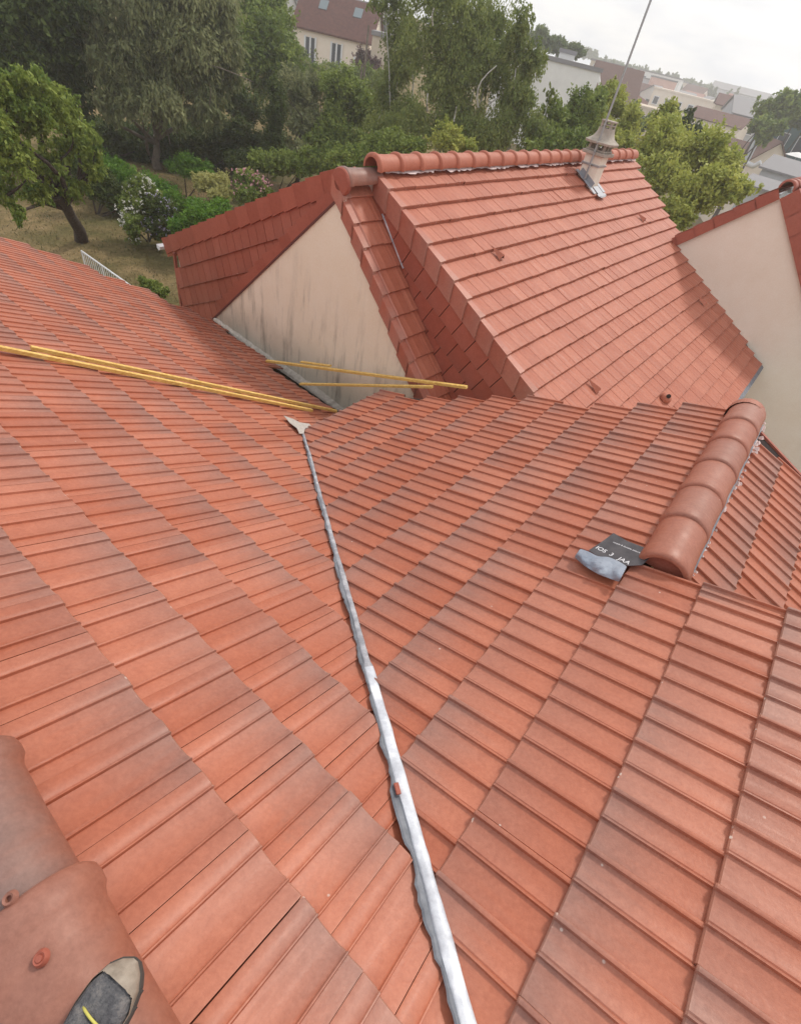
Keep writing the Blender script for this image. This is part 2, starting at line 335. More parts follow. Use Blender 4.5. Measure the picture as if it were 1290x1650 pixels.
# decks under the tiles
mb = MB()
mb.prism([PA(*q, -.05) for q in [(-30.3, -.6), (14, -.6), (14, 13.3), (-10, 13.1), (-18, 13.3), (-23.4, 14.6), (-27, 12.5), (-30.2, 9.6)]], nA * -.06)
dk = mb.build('roof_deck', M_dark, house); clip(dk, vP + vside * .0, vside)
mb = MB(); mb.prism([PA(*q, -.06) for q in [(-9, 9.9), (-4.6, 9.9), (-4.6, 13.2), (-10.5, 13.2)]], nA * -.05); mb.build('roof_deck', M_dark, house)
mb = MB(); mb.prism([PB(*q, -.05) for q in [(-9.2, -6.9), (-11.6, 3.2), (-1.5, 3.2), (-1.5, 12.8), (19, 12.8), (19, -6.9)]], nB * -.06)
dk = mb.build('roof_deck', M_dark, house); clip(dk, vP - vside * .0, -vside)
mb = MB(); mb.prism([oD + uD * SB * a + dD * TB * b - nD * .065 for a, b in [(-12, .1), (-12, 9.2), (2.4, 9.2), (2.4, .1)]], nD * -.06); mb.build('roof_deck', M_dark, house)
# the mirrored back slopes of both roofs (out of frame, close the building)
hA = nrm([vA[0], vA[1], 0]); vA2 = nrm([-vA[0], -vA[1], vA[2]])
mb = MB(); rA0 = PA(0, -.9)
mb.prism([rA0 + uA * S * a + vA2 * b - np.array([0, 0, .03]) for a, b in [(-30.3, 0), (14, 0), (14, 4.4), (-30.3, 4.4)]], (0, 0, -.1))
mb.build('roof_deck', M_dark, house)
nA2 = np.cross(uA, vA2); nA2 *= np.sign(nA2[2]); vA2o = nrm(vA2 - (vA2 @ uA) * uA); nA2 = nrm(np.cross(uA, vA2o)); nA2 *= np.sign(nA2[2]); mb = MB()
tiles(mb, rA0 + nA2 * .03, uA, vA2o, nA2, [(k + (.5 if v % 2 else 0), v, 1.0) for v in range(12) for k in range(-30, 13)], S, TH, PROF_B)
o = mb.build('roof_slope', M_tile, house, smooth=35); o['label'] = 'back slope beyond the ridge at the bottom left'
# walls
def wall_under(mb, pts, z0=0.0):
    for a, b in zip(pts[:-1], pts[1:]):
        a, b = np.array(a), np.array(b); d = nrm(b - a); n = nrm(np.cross(d, (0, 0, 1)))
        q = [a, b, np.array([b[0], b[1], z0]), np.array([a[0], a[1], z0])]
        mb.prism(q, n * .2)
mb = MB()
wall_under(mb, [PA(-30.0, -.6, -.12), PA(-29.9, 9.5, -.12), PA(-23, 14.2, -.12)])
wall_under(mb, [PA(-23, 14.2, -.12), PA(-18, 13.0, -.12), PA(-8, 13.0, -.12)])
wall_under(mb, [PB(-10.9, 3.4, -.16), PB(-8.8, -5.2, -.16)]); wall_under(mb, [PB(-8.8, -5.2, -.16), PB(-4.0, -5.6, -.16)])
eD = oD + uD * SB * -11.6 - nD * .14; wall_under(mb, [eD + dD * 3.0, eD + dD * .05])
wall_under(mb, [PB(-.35, 12.5, -.2), PB(-.35, 3.8, -.2)], z0=H - 3.9)
mb.build('wall', M_cream2, house)
# A ridge tiles (photographer stands here), collar spacing about .38 m
rc = -.45
mods = [(4.22 - 1.79 * i) for i in range(-3, 21)]
for i, uc in enumerate(mods):
    p1 = PA(uc, rc, -.012); p0 = PA(uc + 1.92, rc, -.02)
    o = ridge_tile(p0, p1, (0, 0, 1), .135, .148, .014, .075, 92, .80).build('ridge_tile', M_ridge, house, smooth=50)
    if abs(uc - 4.22) < 1:      # the screw hole and the plug one can see
        zs_ = PA(4.3, rc, 0)[2] + .118
        for (hx_, hy_), m__ in (((16, 1447), M_ridge), ((66, 1543), M_clad)):
            hp = atz(hx_, hy_, zs_ - (.004 if hx_ < 20 else 0))
            MB().lathe(hp - np.array([0, 0, .012]), [(0, .016 if m__ is M_clad else .004), (.006, .016 if m__ is M_clad else .004), (.0065, .013), (.011, .0155), (.014, .010), (.016, .004)], (vA[0] * -.25, vA[1] * -.25, 1), 16).build('screw_plug', m__, o, smooth=40)
# B low ridge: six tiles
us = np.linspace(-1.62, -11.6, 7)
for i in range(6):
    a, b = us[i], us[i + 1]
    dz_ = -.045 if i == 0 else -.012; p0 = PB(b - .15, VR, -.025); p1 = PB(a, VR, dz_)
    o = ridge_tile(p0, p1, (0, 0, 1), .130, .134, .0045, .10, 95, .95).build('ridge_tile', M_ridge2, house, smooth=50)
mb = MB(); pe = PB(us[0] - .12, VR, -.045); X_ = nrm(np.cross(uB, Zv0)); fan = [pe + X_ * .135 * math.sin(R(t)) + Zv0 * .122 * math.cos(R(t)) for t in range(-95, 96, 10)]
mb.prism(fan, -uB * .03); mb.build('mortar_plug', M_clad, house)
# end cap of the low ridge at the far gable
mb = MB(); e0 = PB(-11.95, VR, .0)
mb.lathe(e0 - Zv0 * .03, [(0, 0.0), (.10, .004), (.135, .02), (.14, .05), (.14, .12)], uB, 20); mb.build('ridge_end_cap', M_ridge2, house, smooth=40)
# grey closure strip and mortar crumbs on the far side of that ridge
mb = MB(); sv = .24
a0 = oD + dD * .11 + nD * .012 + uD * SB * -11.7; L = uD * SB * 10.1
mb.box(a0, L, dD * .05, nD * .012); mb.build('closure_strip', M_lead, house)
mb = MB()
for i in range(70):
    q = oD + uD * SB * rng.uniform(-11.7, -1.2) + dD * (.165 + abs(rng.normal(0, .012))) + nD * .004; r_ = rng.uniform(.006, .02)
    if rng.random() < .5: q = oD + uD * SB * (rng.choice([-11.6, -10.2, -7.4, -5.6, -1.3]) + rng.normal(0, .25)) + dD * (.17 + rng.normal(0, .018)) + nD * .006; r_ = rng.uniform(.012, .032)
    vs = [q + np.array(c) * r_ * rng.uniform(.6, 1.2) for c in [(1, 0, 0), (0, 1, 0), (-1, 0, 0), (0, -1, 0), (0, 0, 1), (0, 0, -.6)]]
    mb.add(vs, [(0, 1, 4), (1, 2, 4), (2, 3, 4), (3, 0, 4), (1, 0, 5), (2, 1, 5), (3, 2, 5), (0, 3, 5)])
o = mb.build('mortar_bedding', M_pink, house); o['kind'] = 'stuff'
# far end verge board of the low wing
mb = MB(); mb.box(PB(-12.0, VR, -.13), dD * 3.0, -uB * .03, np.array([0, 0, .05])); mb.build('verge_board', M_clad, house)
# valley: hidden gutter sheet, raised zinc bead, its lead flaps and the flared end
ve = atz(0, 0, 0) * 0
ptop = hit(488, 690, oA, nA); tt1 = (ptop - vP) @ vd; tt0 = (PA(13, 8) - vP) @ vd; t_end = tt1; t_start = tt1 - 5.2
mb = MB(); o0 = vP + vd * (t_start) - np.array([0, 0, .05])
for sgn in (1, -1):
    mb.prism([o0, o0 + vd * (t_end - t_start), o0 + vd * (t_end - t_start) + sgn * vside * .2 + np.array([0, 0, .06]), o0 + sgn * vside * .2 + np.array([0, 0, .06])], (0, 0, -.01))
mb.build('valley_lining', M_lead, house)
mb = MB(); nst = 150; vs = []; prof = [(-.031, -.03), (-.030, .004), (-.026, .017), (-.018, .022), (.004, .021), (.022, .018), (.029, .008), (.030, -.03)]
i0 = int(round((nst - 1) * (((hit(591, 1075, oA, nA) - vP) @ vd) - t_start) / (t_end - t_start)))
wob = np.convolve(np.cumsum(rng.normal(0, .0011, nst)), np.ones(5) / 5, 'same'); wob -= np.linspace(wob[0], wob[-1], nst)
for i in range(nst):
    t = t_start + (t_end - t_start) * i / (nst - 1); c = vP + vd * t + vside * wob[i]; wk = (.86 if i <= i0 else .60) - .18 * min(1, max(0, (i / (nst - 1) - .4) / .5))
    for x, z in prof: vs.append(c + vside * (x * wk * (.9 + .05 * math.sin(i * .37) + .04 * math.sin(i * .9)) + rng.normal(0, .0005)) + np.array([0, 0, z * (.34 + .28 * wk) + .004 + .0015 * math.sin(i * .6) + rng.normal(0, .0006)]))
k = len(prof)
for lo_, hi_, m__, lb_ in ((0, i0, M_zinc, 'bright newer length of the valley strip'), (i0, nst - 1, M_lead2, 'dull weathered upper length of the valley strip')):
    mb = MB(); mb.add(vs, [(i * k + j, i * k + j + 1, (i + 1) * k + j + 1, (i + 1) * k + j) for i in range(lo_, hi_) for j in range(k - 1)])
    o = mb.build('valley_bead', m__, house, smooth=45); o['label'] = lb_
    bm = bmesh.new(); bm.from_mesh(o.data); bmesh.ops.delete(bm, geom=[v for v in bm.verts if not v.link_faces], context='VERTS'); bm.to_mesh(o.data); bm.free()
cp = hit(640, 1271, oA + nA * .02, nA); MB().cbox(cp, vd, vside, Zv0, .045, .018, .012).build('tile_chip', M_clad, house, bevel=.003)
mb = MB(); vs = []; nf = 220; wn = np.abs(np.convolve(rng.normal(0, 1, nf), np.ones(9) / 9, 'same')); wn = wn / wn.max()
for i in range(nf):
    t = t_start + (t_end - t_start - .04) * i / (nf - 1); c = vP + vd * t; k_ = 1 - .45 * i / nf
    ow = (.024 + .026 * wn[i] + rng.normal(0, .0008)) * k_
    vs += [c - vside * .006 + np.array([0, 0, .006]), c - vside * ow * .8 + np.array([0, 0, .010 + ow * .25]), c - vside * ow + np.array([0, 0, .006 + ow * .28])]
mb.add(vs, [(3 * i + q, 3 * i + q + 1, 3 * i + q + 4, 3 * i + q + 3) for i in range(nf - 1) for q in (0, 1)])
mb.build('lead_flap', M_lead, house)
mb = MB(); fl = [(457, 670), (471, 675), (483, 681), (498, 683), (501, 687), (491, 691), (489, 699), (482, 699), (478, 690), (467, 682)]
mb.prism([hit(x, y, oA + nA * .014, nA) for x, y in fl], nA * .004); mb.build('valley_end_piece', M_zincold, house)

# ------------------------------------------------------------------ neighbour house N
AZ = 58; n1 = np.array([math.cos(R(AZ)), math.sin(R(AZ)), 0]); h1 = np.array([n1[1], -n1[0], 0]); Zv = np.array([0, 0, 1.0])
L0 = hit(345, 515, oA, nA)                       # foot of the cream gable, on our eaves
e1 = nrm([.51, .86, 0])
W = .45; P1 = L0 + n1 * W
nh = thing('gabled_house', 'neighbour house with a stained cream gable, red tile roofs and a chimney', 'house', (*(L0 + n1 * 4)[:2], 0))
cA = hit(550, 318, L0, n1); cR = hit(667, 610, L0, n1); cL = hit(343, 516, L0, n1)
def wallattr(pts):
    return np.array([[((q - cL) @ h1) / 10, (q[2] - (H - 4.0)) / 10 + .0, 0, 0] for q in pts])
# subdivided cream gable wall
def grid_wall(poly, n, thick, mat_, name, parent):
    bm = bmesh.new(); vs = [bm.verts.new(q) for q in poly]; bm.faces.new(vs)
    me = bpy.data.meshes.new(name); bm.to_mesh(me); bm.free()
    mb = MB(); pts = np.asarray(poly); m_ = len(pts); allp = np.r_[pts, pts + n * thick]
    fs = [tuple(range(m_)), tuple(range(2 * m_ - 1, m_ - 1, -1))] + [(i, (i + 1) % m_, m_ + (i + 1) % m_, m_ + i) for i in range(m_)]
    mb.add(allp, fs, wallattr(allp)); return mb.build(name, mat_, parent)
sl_ = (cL - cA); sr_ = (cR - cA); cR2 = cA + sr_ * 1.25; cL2 = cA + sl_ * 1.06
grid_wall([cA, cR2, cR2 * (1, 1, 0), cL2 * (1, 1, 0), cL2], n1, .2, M_cream, 'gable_wall', nh)
# trims along the two rakes
mb = MB(); d = nrm(cL2 - cA); mb.box(cA - n1 * .02 - d * .02, d * np.linalg.norm(cL2 - cA), n1 * .05, Zv * .03); mb.build('rake_trim', M_trim, nh)
mb = MB(); d = nrm(cR2 - cA); mb.box(cA - n1 * .03 + d * .1, d * np.linalg.norm(cR2 - cA) * .78, n1 * .02, Zv * .022); mb.build('rake_flashing', M_whitemetal, nh)
# big roof: plane from its left verge line and the ridge direction
q1 = hit(627, 303, P1, n1); q2 = hit(860.5, 630, P1, n1); nR = np.cross(e1, q2 - q1); nR = nrm(nR); nR *= np.sign(nR[2])
dR = np.cross(e1, nR); dR *= -np.sign(dR[2]); TN = ((q2 - q1) @ dR) / 11.0; TWN = .205
def PR(e, r, h=0): return q1 + e1 * e + dR * r * TN + nR * h           # r in courses below the first butt line
def eoff(P): return (P - q1) @ e1, ((P - q1) @ dR) / TN
eLt, rLt = eoff(hit(600, 268, q1, nR)); eRt = eoff(hit(1026, 262, q1, nR)); eRb = eoff(hit(1222, 576, q1, nR)); e2 = eoff(q2)
rows = int(math.ceil(eRb[1])); mb = MB(); cells = []
for r in range(-1, rows):
    f = (r + 1) / rows; left = (e2[0]) * ((r + 1) / 11.0); right = eRt[0] + (eRb[0] - eRt[0]) * (r + .6) / eRb[1]
    nn_ = int(round((right - left - .07) / TWN))
    for k in range(nn_): cells.append(((left + .07) / TWN + k + (0 if r % 2 else 0), r, 1.0))
tiles(mb, q1, e1, dR, nR, cells, TWN, TN, PROF_N, thk=.042, jit=.001, head=.05)
o = mb.build('roof_slope', M_ntile, nh, smooth=30); o['label'] = 'large right slope with the chimney and small vent tiles'
mb = MB(); mb.prism([PR(.03, -1.1, -.05), PR(e2[0], rows + .0, -.05), PR(eRb[0] - .05, rows, -.05), PR(eRt[0] - .05, -1.1, -.05)], nR * -.08); mb.build('roof_deck', M_dark, nh)
# verge side tiles of the big roof: top strip and tall face
mb = MB()
for r in range(-1, 13):
    left = e2[0] * ((r + 1) / 11.0); r1_, r2_ = rng.random(2)
    a = PR(left, r, .004 - .03); b = PR(left, r + 1.03, .006)
    for off_, wd_, top in ((0.0, .075, True),):
        o1, o2 = -e1 * .004, -e1 * (.034 + .004 * rng.random()); fa_ = -Zv * .225
        vs = [a + o1, b + o2, b + e1 * wd_, a + e1 * wd_, a + o1 + fa_, b + o2 + fa_ - Zv * .02, b + fa_ - Zv * .02 + e1 * .01, b + e1 * .01]
        mb.add(vs, [(0, 1, 2, 3), (0, 4, 5, 1), (1, 5, 6, 7), (4, 6, 5)], np.array([(r1_, r2_, t, .3) for t in (0, 1, 1, 0, .6, 1, 1, 1)]))
        mb.add([b + o2, b + e1 * wd_, b + e1 * wd_ - nR * .03, b + o2 - nR * .03], [(0, 1, 2, 3)], (r1_, r2_, 1, .3))
mb.build('verge_tiles', M_verge, nh)
# tile cladding rows on plane P1: below the right verge and below the left rake
def clad(a, d, dn, rows_, n_, wd, hg, out, skip=None, start=0.0, lap=1.04):
    mb = MB()
    for r in range(rows_):
        for k in range(n_):
            c = a + d * (k + start + (.5 if r % 2 else 0)) * wd + dn * hg * r
            if skip and skip(c + d * wd / 2 + dn * hg / 2): continue
            r1_, r2_ = rng.random(2); g_ = .005; j = rng.normal(0, .002)
            v0 = c + d * g_; v1 = c + d * (wd - g_); lo = -n1 * (out + j); up_ = -n1 * .004
            vs = [v0 + up_, v1 + up_, v1 + dn * hg * lap + lo, v0 + dn * hg * lap + lo, v0 + dn * hg * lap, v1 + dn * hg * lap, v0 + n1 * .01, v1 + n1 * .01]
            mb.add(vs, [(0, 1, 2, 3), (3, 2, 5, 4), (0, 3, 4, 6), (1, 7, 5, 2)], np.array([(r1_, r2_, t, x) for t, x in ((0, 0), (0, 1), (1, 1), (1, 0), (1, 0), (1, 1), (0, 0), (0, 1))]))
    return mb
dv_ = nrm(q2 - q1); dpn = np.cross(dv_, n1); dpn = nrm(dpn if dpn[2] < 0 else -dpn)
rake_p = cA + n1 * W; rake_d = nrm(cR - cA)
mbc = clad(q1 - Zv * .24 - n1 * .0 - dv_ * .25, dv_, dpn, 5, 15, .255, .235, .014, start=0, lap=.965)
mbc.build('tile_cladding', M_clad, nh)
mb = MB(); q_ = q1 - Zv * .2 - dv_ * .2 + n1 * .012; mb.prism([q_, q_ + dv_ * 4.2, q_ + dv_ * 4.2 + dpn * 1.25, q_ + dpn * 1.25], n1 * .02); mb.build('cladding_backing', M_dark, nh)
# left side of the gable, rows parallel to the left rake
lt = hit(545, 272, P1, n1); lb = hit(263, 386, P1, n1); dl = nrm(lb - lt); dln = np.cross(dl, n1); dln = nrm(dln if dln[2] < 0 else -dln)
hL = (hit(284, 440, P1, n1)) @ h1
mbc = clad(lt + dln * .17, dl, dln, 9, 24, .215, .315, .034, skip=lambda c: c @ h1 < hL + .08)
o = mbc.build('tile_cladding', M_clad, nh); o['label'] = 'dark weathered cladding rows left of the cream wall'
mb = MB(); nl = int(np.linalg.norm(lb - lt) / .285)
for k in range(nl):
    r1_, r2_ = rng.random(2); a = lt + dl * .285 * k; b = a + dl * .30; o_ = -n1 * (.035 + .004 * (k % 2)); up2 = -dln * .02
    vs = [a + o_ + up2 * .4, b + o_ + up2 * 1.6, b + o_ + dln * .235, a + o_ + dln * .215, a + n1 * .1 + up2 * .4, b + n1 * .1 + up2 * 1.6, b + dln * .235, a + dln * .215]
    mb.add(vs, [(0, 1, 2, 3), (0, 4, 5, 1), (1, 5, 6, 2), (3, 2, 6, 7)], (r1_, r2_, .3, .5))
mb.build('verge_tiles', M_clad, nh)
# stepped band of pieces following the cream gable's left rake
mb = MB(); bl = nrm(cL - cA); bn = np.cross(bl, n1); bn = nrm(bn if bn[2] > 0 else -bn); bs = cA + n1 * (W - .08) + bn * .02; L_ = np.linalg.norm(cL - cA) * 1.09; nb_ = int(L_ / .25)
for k in range(nb_):
    r1_, r2_ = rng.random(2); a = bs + bl * .25 * k; b = a + bl * .265
    j_ = -n1 * rng.uniform(0, .014); vs = [a + j_, b + j_ - n1 * .012, b + bn * .33 + j_ - n1 * .012, a + bn * .29 + j_]; mb.add(vs + [v_ + n1 * .03 for v_ in vs], [(0, 1, 2, 3), (2, 3, 7, 6), (3, 0, 4, 7), (1, 2, 6, 5)], (r1_, r2_, .4, .5))
mb.build('verge_tiles', M_clad, nh)
# small front roof right slope: verge tile plus one tile column per course
nS = np.cross(n1, cR - cA); nS = nrm(nS); nS *= np.sign(nS[2]); dS = np.cross(n1, nS); dS *= -np.sign(dS[2])
s0 = cA + nS * .07; gs = .262
mbv = MB(); mbt = MB(); nrow = 11
for r in range(-1, nrow):
    r1_, r2_ = rng.random(2)
    a = s0 + dS * gs * (r + .15) - n1 * .05 - nS * .022; b = s0 + dS * gs * (r + 1.18) - n1 * .05 + nS * .006; wd_ = .115
    dn_ = -Zv * .185
    vs = [a, b, b + n1 * wd_, a + n1 * wd_, a + dn_, b + dn_]
    mbv.add(vs, [(0, 1, 2, 3), (0, 4, 5, 1)], np.array([(r1_, r2_, t, .3) for t in (0, 1, 1, 0, .6, 1)]))
    mbv.add([b, b + n1 * wd_, b + n1 * wd_ - nS * .03, b - nS * .03, b + dn_, b + dn_ + n1 * .05, b + n1 * .05], [(0, 1, 2, 3), (0, 6, 5, 4)], (r1_, r2_, 1, .3))
    mbv.add([a + n1 * (wd_ - .02) + nS * .004, b + n1 * (wd_ - .02) + nS * .004, b + n1 * wd_ + nS * .012, a + n1 * wd_ + nS * .012], [(0, 1, 2, 3)], (r1_, r2_, .5, .3))
cells = [(0.0, r, 1.0) for r in range(-1, nrow)] + [(1.0, r, .55) for r in range(-1, nrow)]
tiles(mbt, s0 - n1 * .05 + n1 * .118 + dS * gs * .15, n1, dS, nS, cells, .235, gs, PROF_N, thk=.03, jit=.001, head=.04)
mbv.build('verge_tiles', M_verge, nh); o = mbt.build('roof_slope', M_ntile, nh, smooth=30); o['label'] = 'narrow steep strip of tiles above the cream gable'
mb = MB(); mb.prism([s0 - nS * .07 + n1 * .0 + dS * 0, s0 - nS * .07 + dS * gs * nrow, s0 - nS * .07 + dS * gs * nrow + n1 * W, s0 - nS * .07 + n1 * W], nS * -.05); mb.build('roof_deck', M_dark, nh)
nSL = np.cross(n1, cL - cA); nSL = nrm(nSL); nSL *= np.sign(nSL[2])
mb = MB(); mb.prism([cA, cL2, cL2 + n1 * W, cA + n1 * W], nSL * .03); mb.build('roof_slope', M_ntile, nh)
mb = MB(); fa = s0 + n1 * (W - .02) + dS * .25
mb.box(fa + nS * .005, dS * .62, n1 * .03, nS * .012); mb.build('step_flashing', M_zinc, nh)
# big left slope behind
dLs = nrm([-dR[0], -dR[1], dR[2]]); top = PR(-.0, rLt, -.02)
mb = MB(); mb.prism([top + e1 * .2, top + e1 * eRt[0], top + e1 * eRt[0] + dLs * 5.6, top + e1 * .2 + dLs * 5.6], (0, 0, -.1)); o = mb.build('roof_slope', M_ntile, nh); o['label'] = 'hidden back slope of the large roof'
mb = MB(); ga = lb - n1 * .1 - Zv * .10; prof_g = [(0, 0), (.012, -.05), (.06, -.08), (.108, -.05), (.12, .01)]
vs = []; gx = -h1
for i, t in enumerate((0, .35, 2.5)):
    for a, b in prof_g: vs.append(ga + n1 * t + gx * (a - .03) + Zv * b)
mb.add(vs, [(i * 5 + j, i * 5 + j + 1, (i + 1) * 5 + j + 1, (i + 1) * 5 + j) for i in range(2) for j in range(4)] + [(0, 1, 2, 3, 4)]); mb.build('gutter', M_whitemetal, nh)
# ridge tiles: one on the small roof with its round cap, then the big ridge
rz = hit(600, 268, P1, n1); rl_ = hit(1026, 262, q1, nR)
ridge0 = PR(.0, rLt, 0); 
rs = cA + Zv * .15 - n1 * .03
o = ridge_tile(rs + n1 * .56, rs, Zv, .115, .125, .014, .07, 95, 1.0).build('ridge_tile', M_ridge, nh, smooth=50)
mb = MB(); mb.lathe(rs - n1 * .02, [(0, 0), (.08, .0), (.125, .005), (.135, .02), (.13, .06)], n1, 24); mb.build('ridge_end_cap', M_clad, nh, smooth=40)
nrt = 22; rbase = PR(-.05, rLt + .05, 0) + Zv * .005; rlen = eRt[0] + .1
for k in range(nrt):
    a = rbase + e1 * (rlen * k / nrt); b = rbase + e1 * (rlen * (k + 1) / nrt + .03)
    ridge_tile(b, a, Zv, .108, .118, .016, .06, 100, 1.0).build('ridge_tile', M_ntile, nh, smooth=50)
mb = MB(); vs = []; nq = 160
for i in range(nq):
    e_ = .1 + (rlen - .2) * i / (nq - 1); wv = .028 * (.35 + rng.random())
    for q in ((-.32, .018), (-.32 + .27 * rng.uniform(.55, 1.0) * (1 if (i // 6) % 3 else .6), .012)): vs.append(PR(e_, rLt + .55 + q[0] + .1, q[1]))
mb.add(vs, [(2 * i, 2 * i + 1, 2 * i + 3, 2 * i + 2) for i in range(nq - 1)]); mb.build('mortar_bedding', M_pink, nh)
# little vent tiles
for x, y in ((808, 418), (1037, 357), (1135, 492), (963, 632)):
    e_, r_ = eoff(hit(x, y, q1, nR)); c = PR(e_, r_, .0); X = e1; Y = dR; mb = MB()
    vs = [c - Y * .22, c - X * .055, c + X * .055, c + nR * .062 - Y * .015, c - X * .04 - Y * .012 + nR * .01, c + X * .04 - Y * .012 + nR * .01]
    mb.add(vs, [(0, 1, 3), (0, 3, 2)]); o = mb.build('vent_tile', M_ntile, nh)
    MB().add([vs[4] + Y * .004, vs[5] + Y * .004, c + nR * .05 - Y * .014], [(0, 1, 2)]).build('vent_opening', M_dark, o)
e_, r_ = eoff(hit(1072, 642, q1, nR)); c = PR(e_, r_, -.02)
o = MB().lathe(c, [(.08, 0), (.082, .03), (.07, .06), (.04, .08), (.0, .085)], nR + Zv * .6, 16).build('vent_tile', M_ntile, nh, smooth=40); o['label'] = 'round hooded vent near the lower edge of the roof'
mb = MB(); mb.lathe(c + nR * .06 + Zv * .02 - n1 * .03, [(.03, 0), (.03, .03), (0, .03)], -n1 + nR * .7, 10); mb.build('vent_opening', M_dark, o)
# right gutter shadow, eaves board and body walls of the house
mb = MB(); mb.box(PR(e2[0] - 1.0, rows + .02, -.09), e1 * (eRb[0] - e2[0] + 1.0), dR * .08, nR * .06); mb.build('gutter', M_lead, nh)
def body(mb, pts, z0=0.0):
    for i in range(len(pts)):
        a, b = np.array(pts[i]), np.array(pts[(i + 1) % len(pts)]); mb.add([a, b, b * (1, 1, 0) + Zv * z0, a * (1, 1, 0) + Zv * z0], [(0, 1, 2, 3)], None)
bl1 = P1 + n1 * .05; hl = hL - bl1 @ h1; cornL = bl1 + h1 * (hL + .0 - bl1 @ h1); cornL[2] = hit(284, 400, P1, n1)[2] - .12
cornR = PR(e2[0] * 1.0 + .1, rows - 1.0, -.2); apex = PR(.1, rLt, -.15)
bkR = PR(eRb[0] - .15, rows - 1.0, -.2); bkA = PR(eRt[0] - .15, rLt, -.15); bkL = cornL + e1 * 6.9
mb = MB(); body(mb, [cornL + n1 * .03, apex, cornR, bkR, bkA, bkL]); mb.build('wall', M_cream2, nh)
mb = MB(); mb.box(cornL + n1 * -.01 - h1 * .03, -Zv * 2.2, h1 * .05, -n1 * .045); mb.build('corner_trim', M_clad, nh)
# zinc gutter and mortar fillet between our eaves and the cream wall
def onC(x, y, o=0.0): return hit(x, y, L0 - n1 * o, n1)
low = nA * -.045
inner = [hit(x, y, oA + low, nA) for x, y in [(338, 509), (400, 561), (443, 592), (482, 619), (530, 653), (556, 668)]]
wl = [onC(x, y, .004) for x, y in [(347, 512), (405, 554), (450, 585), (498, 616), (548, 655), (575, 672)]]
mid = [onC(x, y, .035) for x, y in [(344, 516), (399, 560), (443, 594), (486, 624), (532, 660), (556, 678)]]
mb = MB(); mb.add(inner + mid, [(i, i + 1, 6 + i + 1, 6 + i) for i in range(5)]); mb.build('wall_gutter', M_lead, house)
mb = MB(); K = 60; vs = []
for i in range(K):
    t = i / (K - 1) * 5; k = min(int(t), 4); fr = t - k; a = wl[k] * (1 - fr) + wl[k + 1] * fr; b = mid[k] * (1 - fr) + mid[k + 1] * fr; j = rng.normal(0, .008)
    vs += [a + Zv * (j + .02), (a + b) / 2 - n1 * (.012 + abs(j)) + Zv * .01, b + Zv * .004 - n1 * .01]
mb.add(vs, [(3 * i + q, 3 * i + q + 1, 3 * i + q + 4, 3 * i + q + 3) for i in range(K - 1) for q in (0, 1)]); mb.build('mortar_fillet', M_mortar, nh)

# chimney with its flashing, and the aerial mast strapped to it
def above(P, px, py):     # point on the vertical through P that is seen at the height of pixel (px,py)
    d = ray(px, py); n = nrm(np.cross(Zv, np.cross(d, Zv))); return P
cb_ = hit(965, 318, q1, nR); ce, cr = eoff(cb_)
cw, cdp = .26, .34
cc = PR(ce + .10, cr - 1.55, 0)          # centre on the slope
hx = nrm([dR[0], dR[1], 0])
base_z = cc[2] - .5; s_c = np.linalg.norm(cc - CAM)
top_z = hit(977, 252, cc, nrm([ray(983, 232)[0], ray(983, 232)[1], 0]))[2]
ch = thing('chimney', 'x', 'x', (cc[0], cc[1], base_z)); 
for kk in ('label', 'category'): del ch[kk]
put(ch, nh); ch.matrix_parent_inverse = Matrix.Identity(4); ch.location = Vector(cc * (1, 1, 0) + Zv * base_z) - Vector(nh.location)
def putc(mb, name, m, **k):
    o = mb.build(name, m, None, **k); o.parent = ch; o.matrix_parent_inverse = Matrix.Translation(-Vector([cc[0], cc[1], base_z])); return o
c0 = cc * (1, 1, 0) + Zv * base_z
putc(MB().cbox(c0 + Zv * (top_z - base_z) / 2, e1, hx, Zv, .30, .30, top_z - base_z), 'chimney_shaft', M_cream2, bevel=.008)
putc(MB().cbox(c0 * (1, 1, 0) + Zv * (top_z - .14), e1, hx, Zv, .33, .33, .03), 'metal_strap', M_steel, bevel=.004)
putc(MB().cbox(c0 * (1, 1, 0) + Zv * (top_z + .02), e1, hx, Zv, .42, .42, .05).cbox(c0 * (1, 1, 0) + Zv * (top_z + .06), e1, hx, Zv, .34, .34, .03), 'base_slab', M_conc, bevel=.01)
for a in (-1, 0, 1):
    for b in (-1, 0, 1):
        if a or b: putc(MB().cbox(c0 * (1, 1, 0) + Zv * (top_z + .12) + e1 * a * .13 + hx * b * .13, e1, hx, Zv, .04, .04, .10), 'vent_post', M_conc)
# flared square hood
def sqlathe(prof):
    vs = []; fs = []
    for i, (r, z) in enumerate(prof):
        m_ = 4 * 5
        for s_ in range(4):
            for q in range(5):
                t = -1 + 2 * q / 5; ca, sa = [(1, t), (-t, 1), (-1, -t), (t, -1)][s_]
                rr = r / (1 + .18 * (abs(t) ** 3)); vs.append(c0 * (1, 1, 0) + e1 * ca * rr + hx * sa * rr + Zv * z)
    for i in range(len(prof) - 1):
        for j in range(m_): fs.append((i * m_ + j, i * m_ + (j + 1) % m_, (i + 1) * m_ + (j + 1) % m_, (i + 1) * m_ + j))
    fs.append(tuple(range(m_))[::-1]); fs.append(tuple((len(prof) - 1) * m_ + j for j in range(m_))); return MB().add(vs, fs)
tz = top_z + .15
putc(sqlathe([(.20, tz), (.25, tz + .0), (.255, tz + .03), (.215, tz + .05), (.165, tz + .085), (.14, tz + .13), (.125, tz + .17), (.12, tz + .21)]), 'chimney_hood', M_conc, smooth=35)
mb = MB()
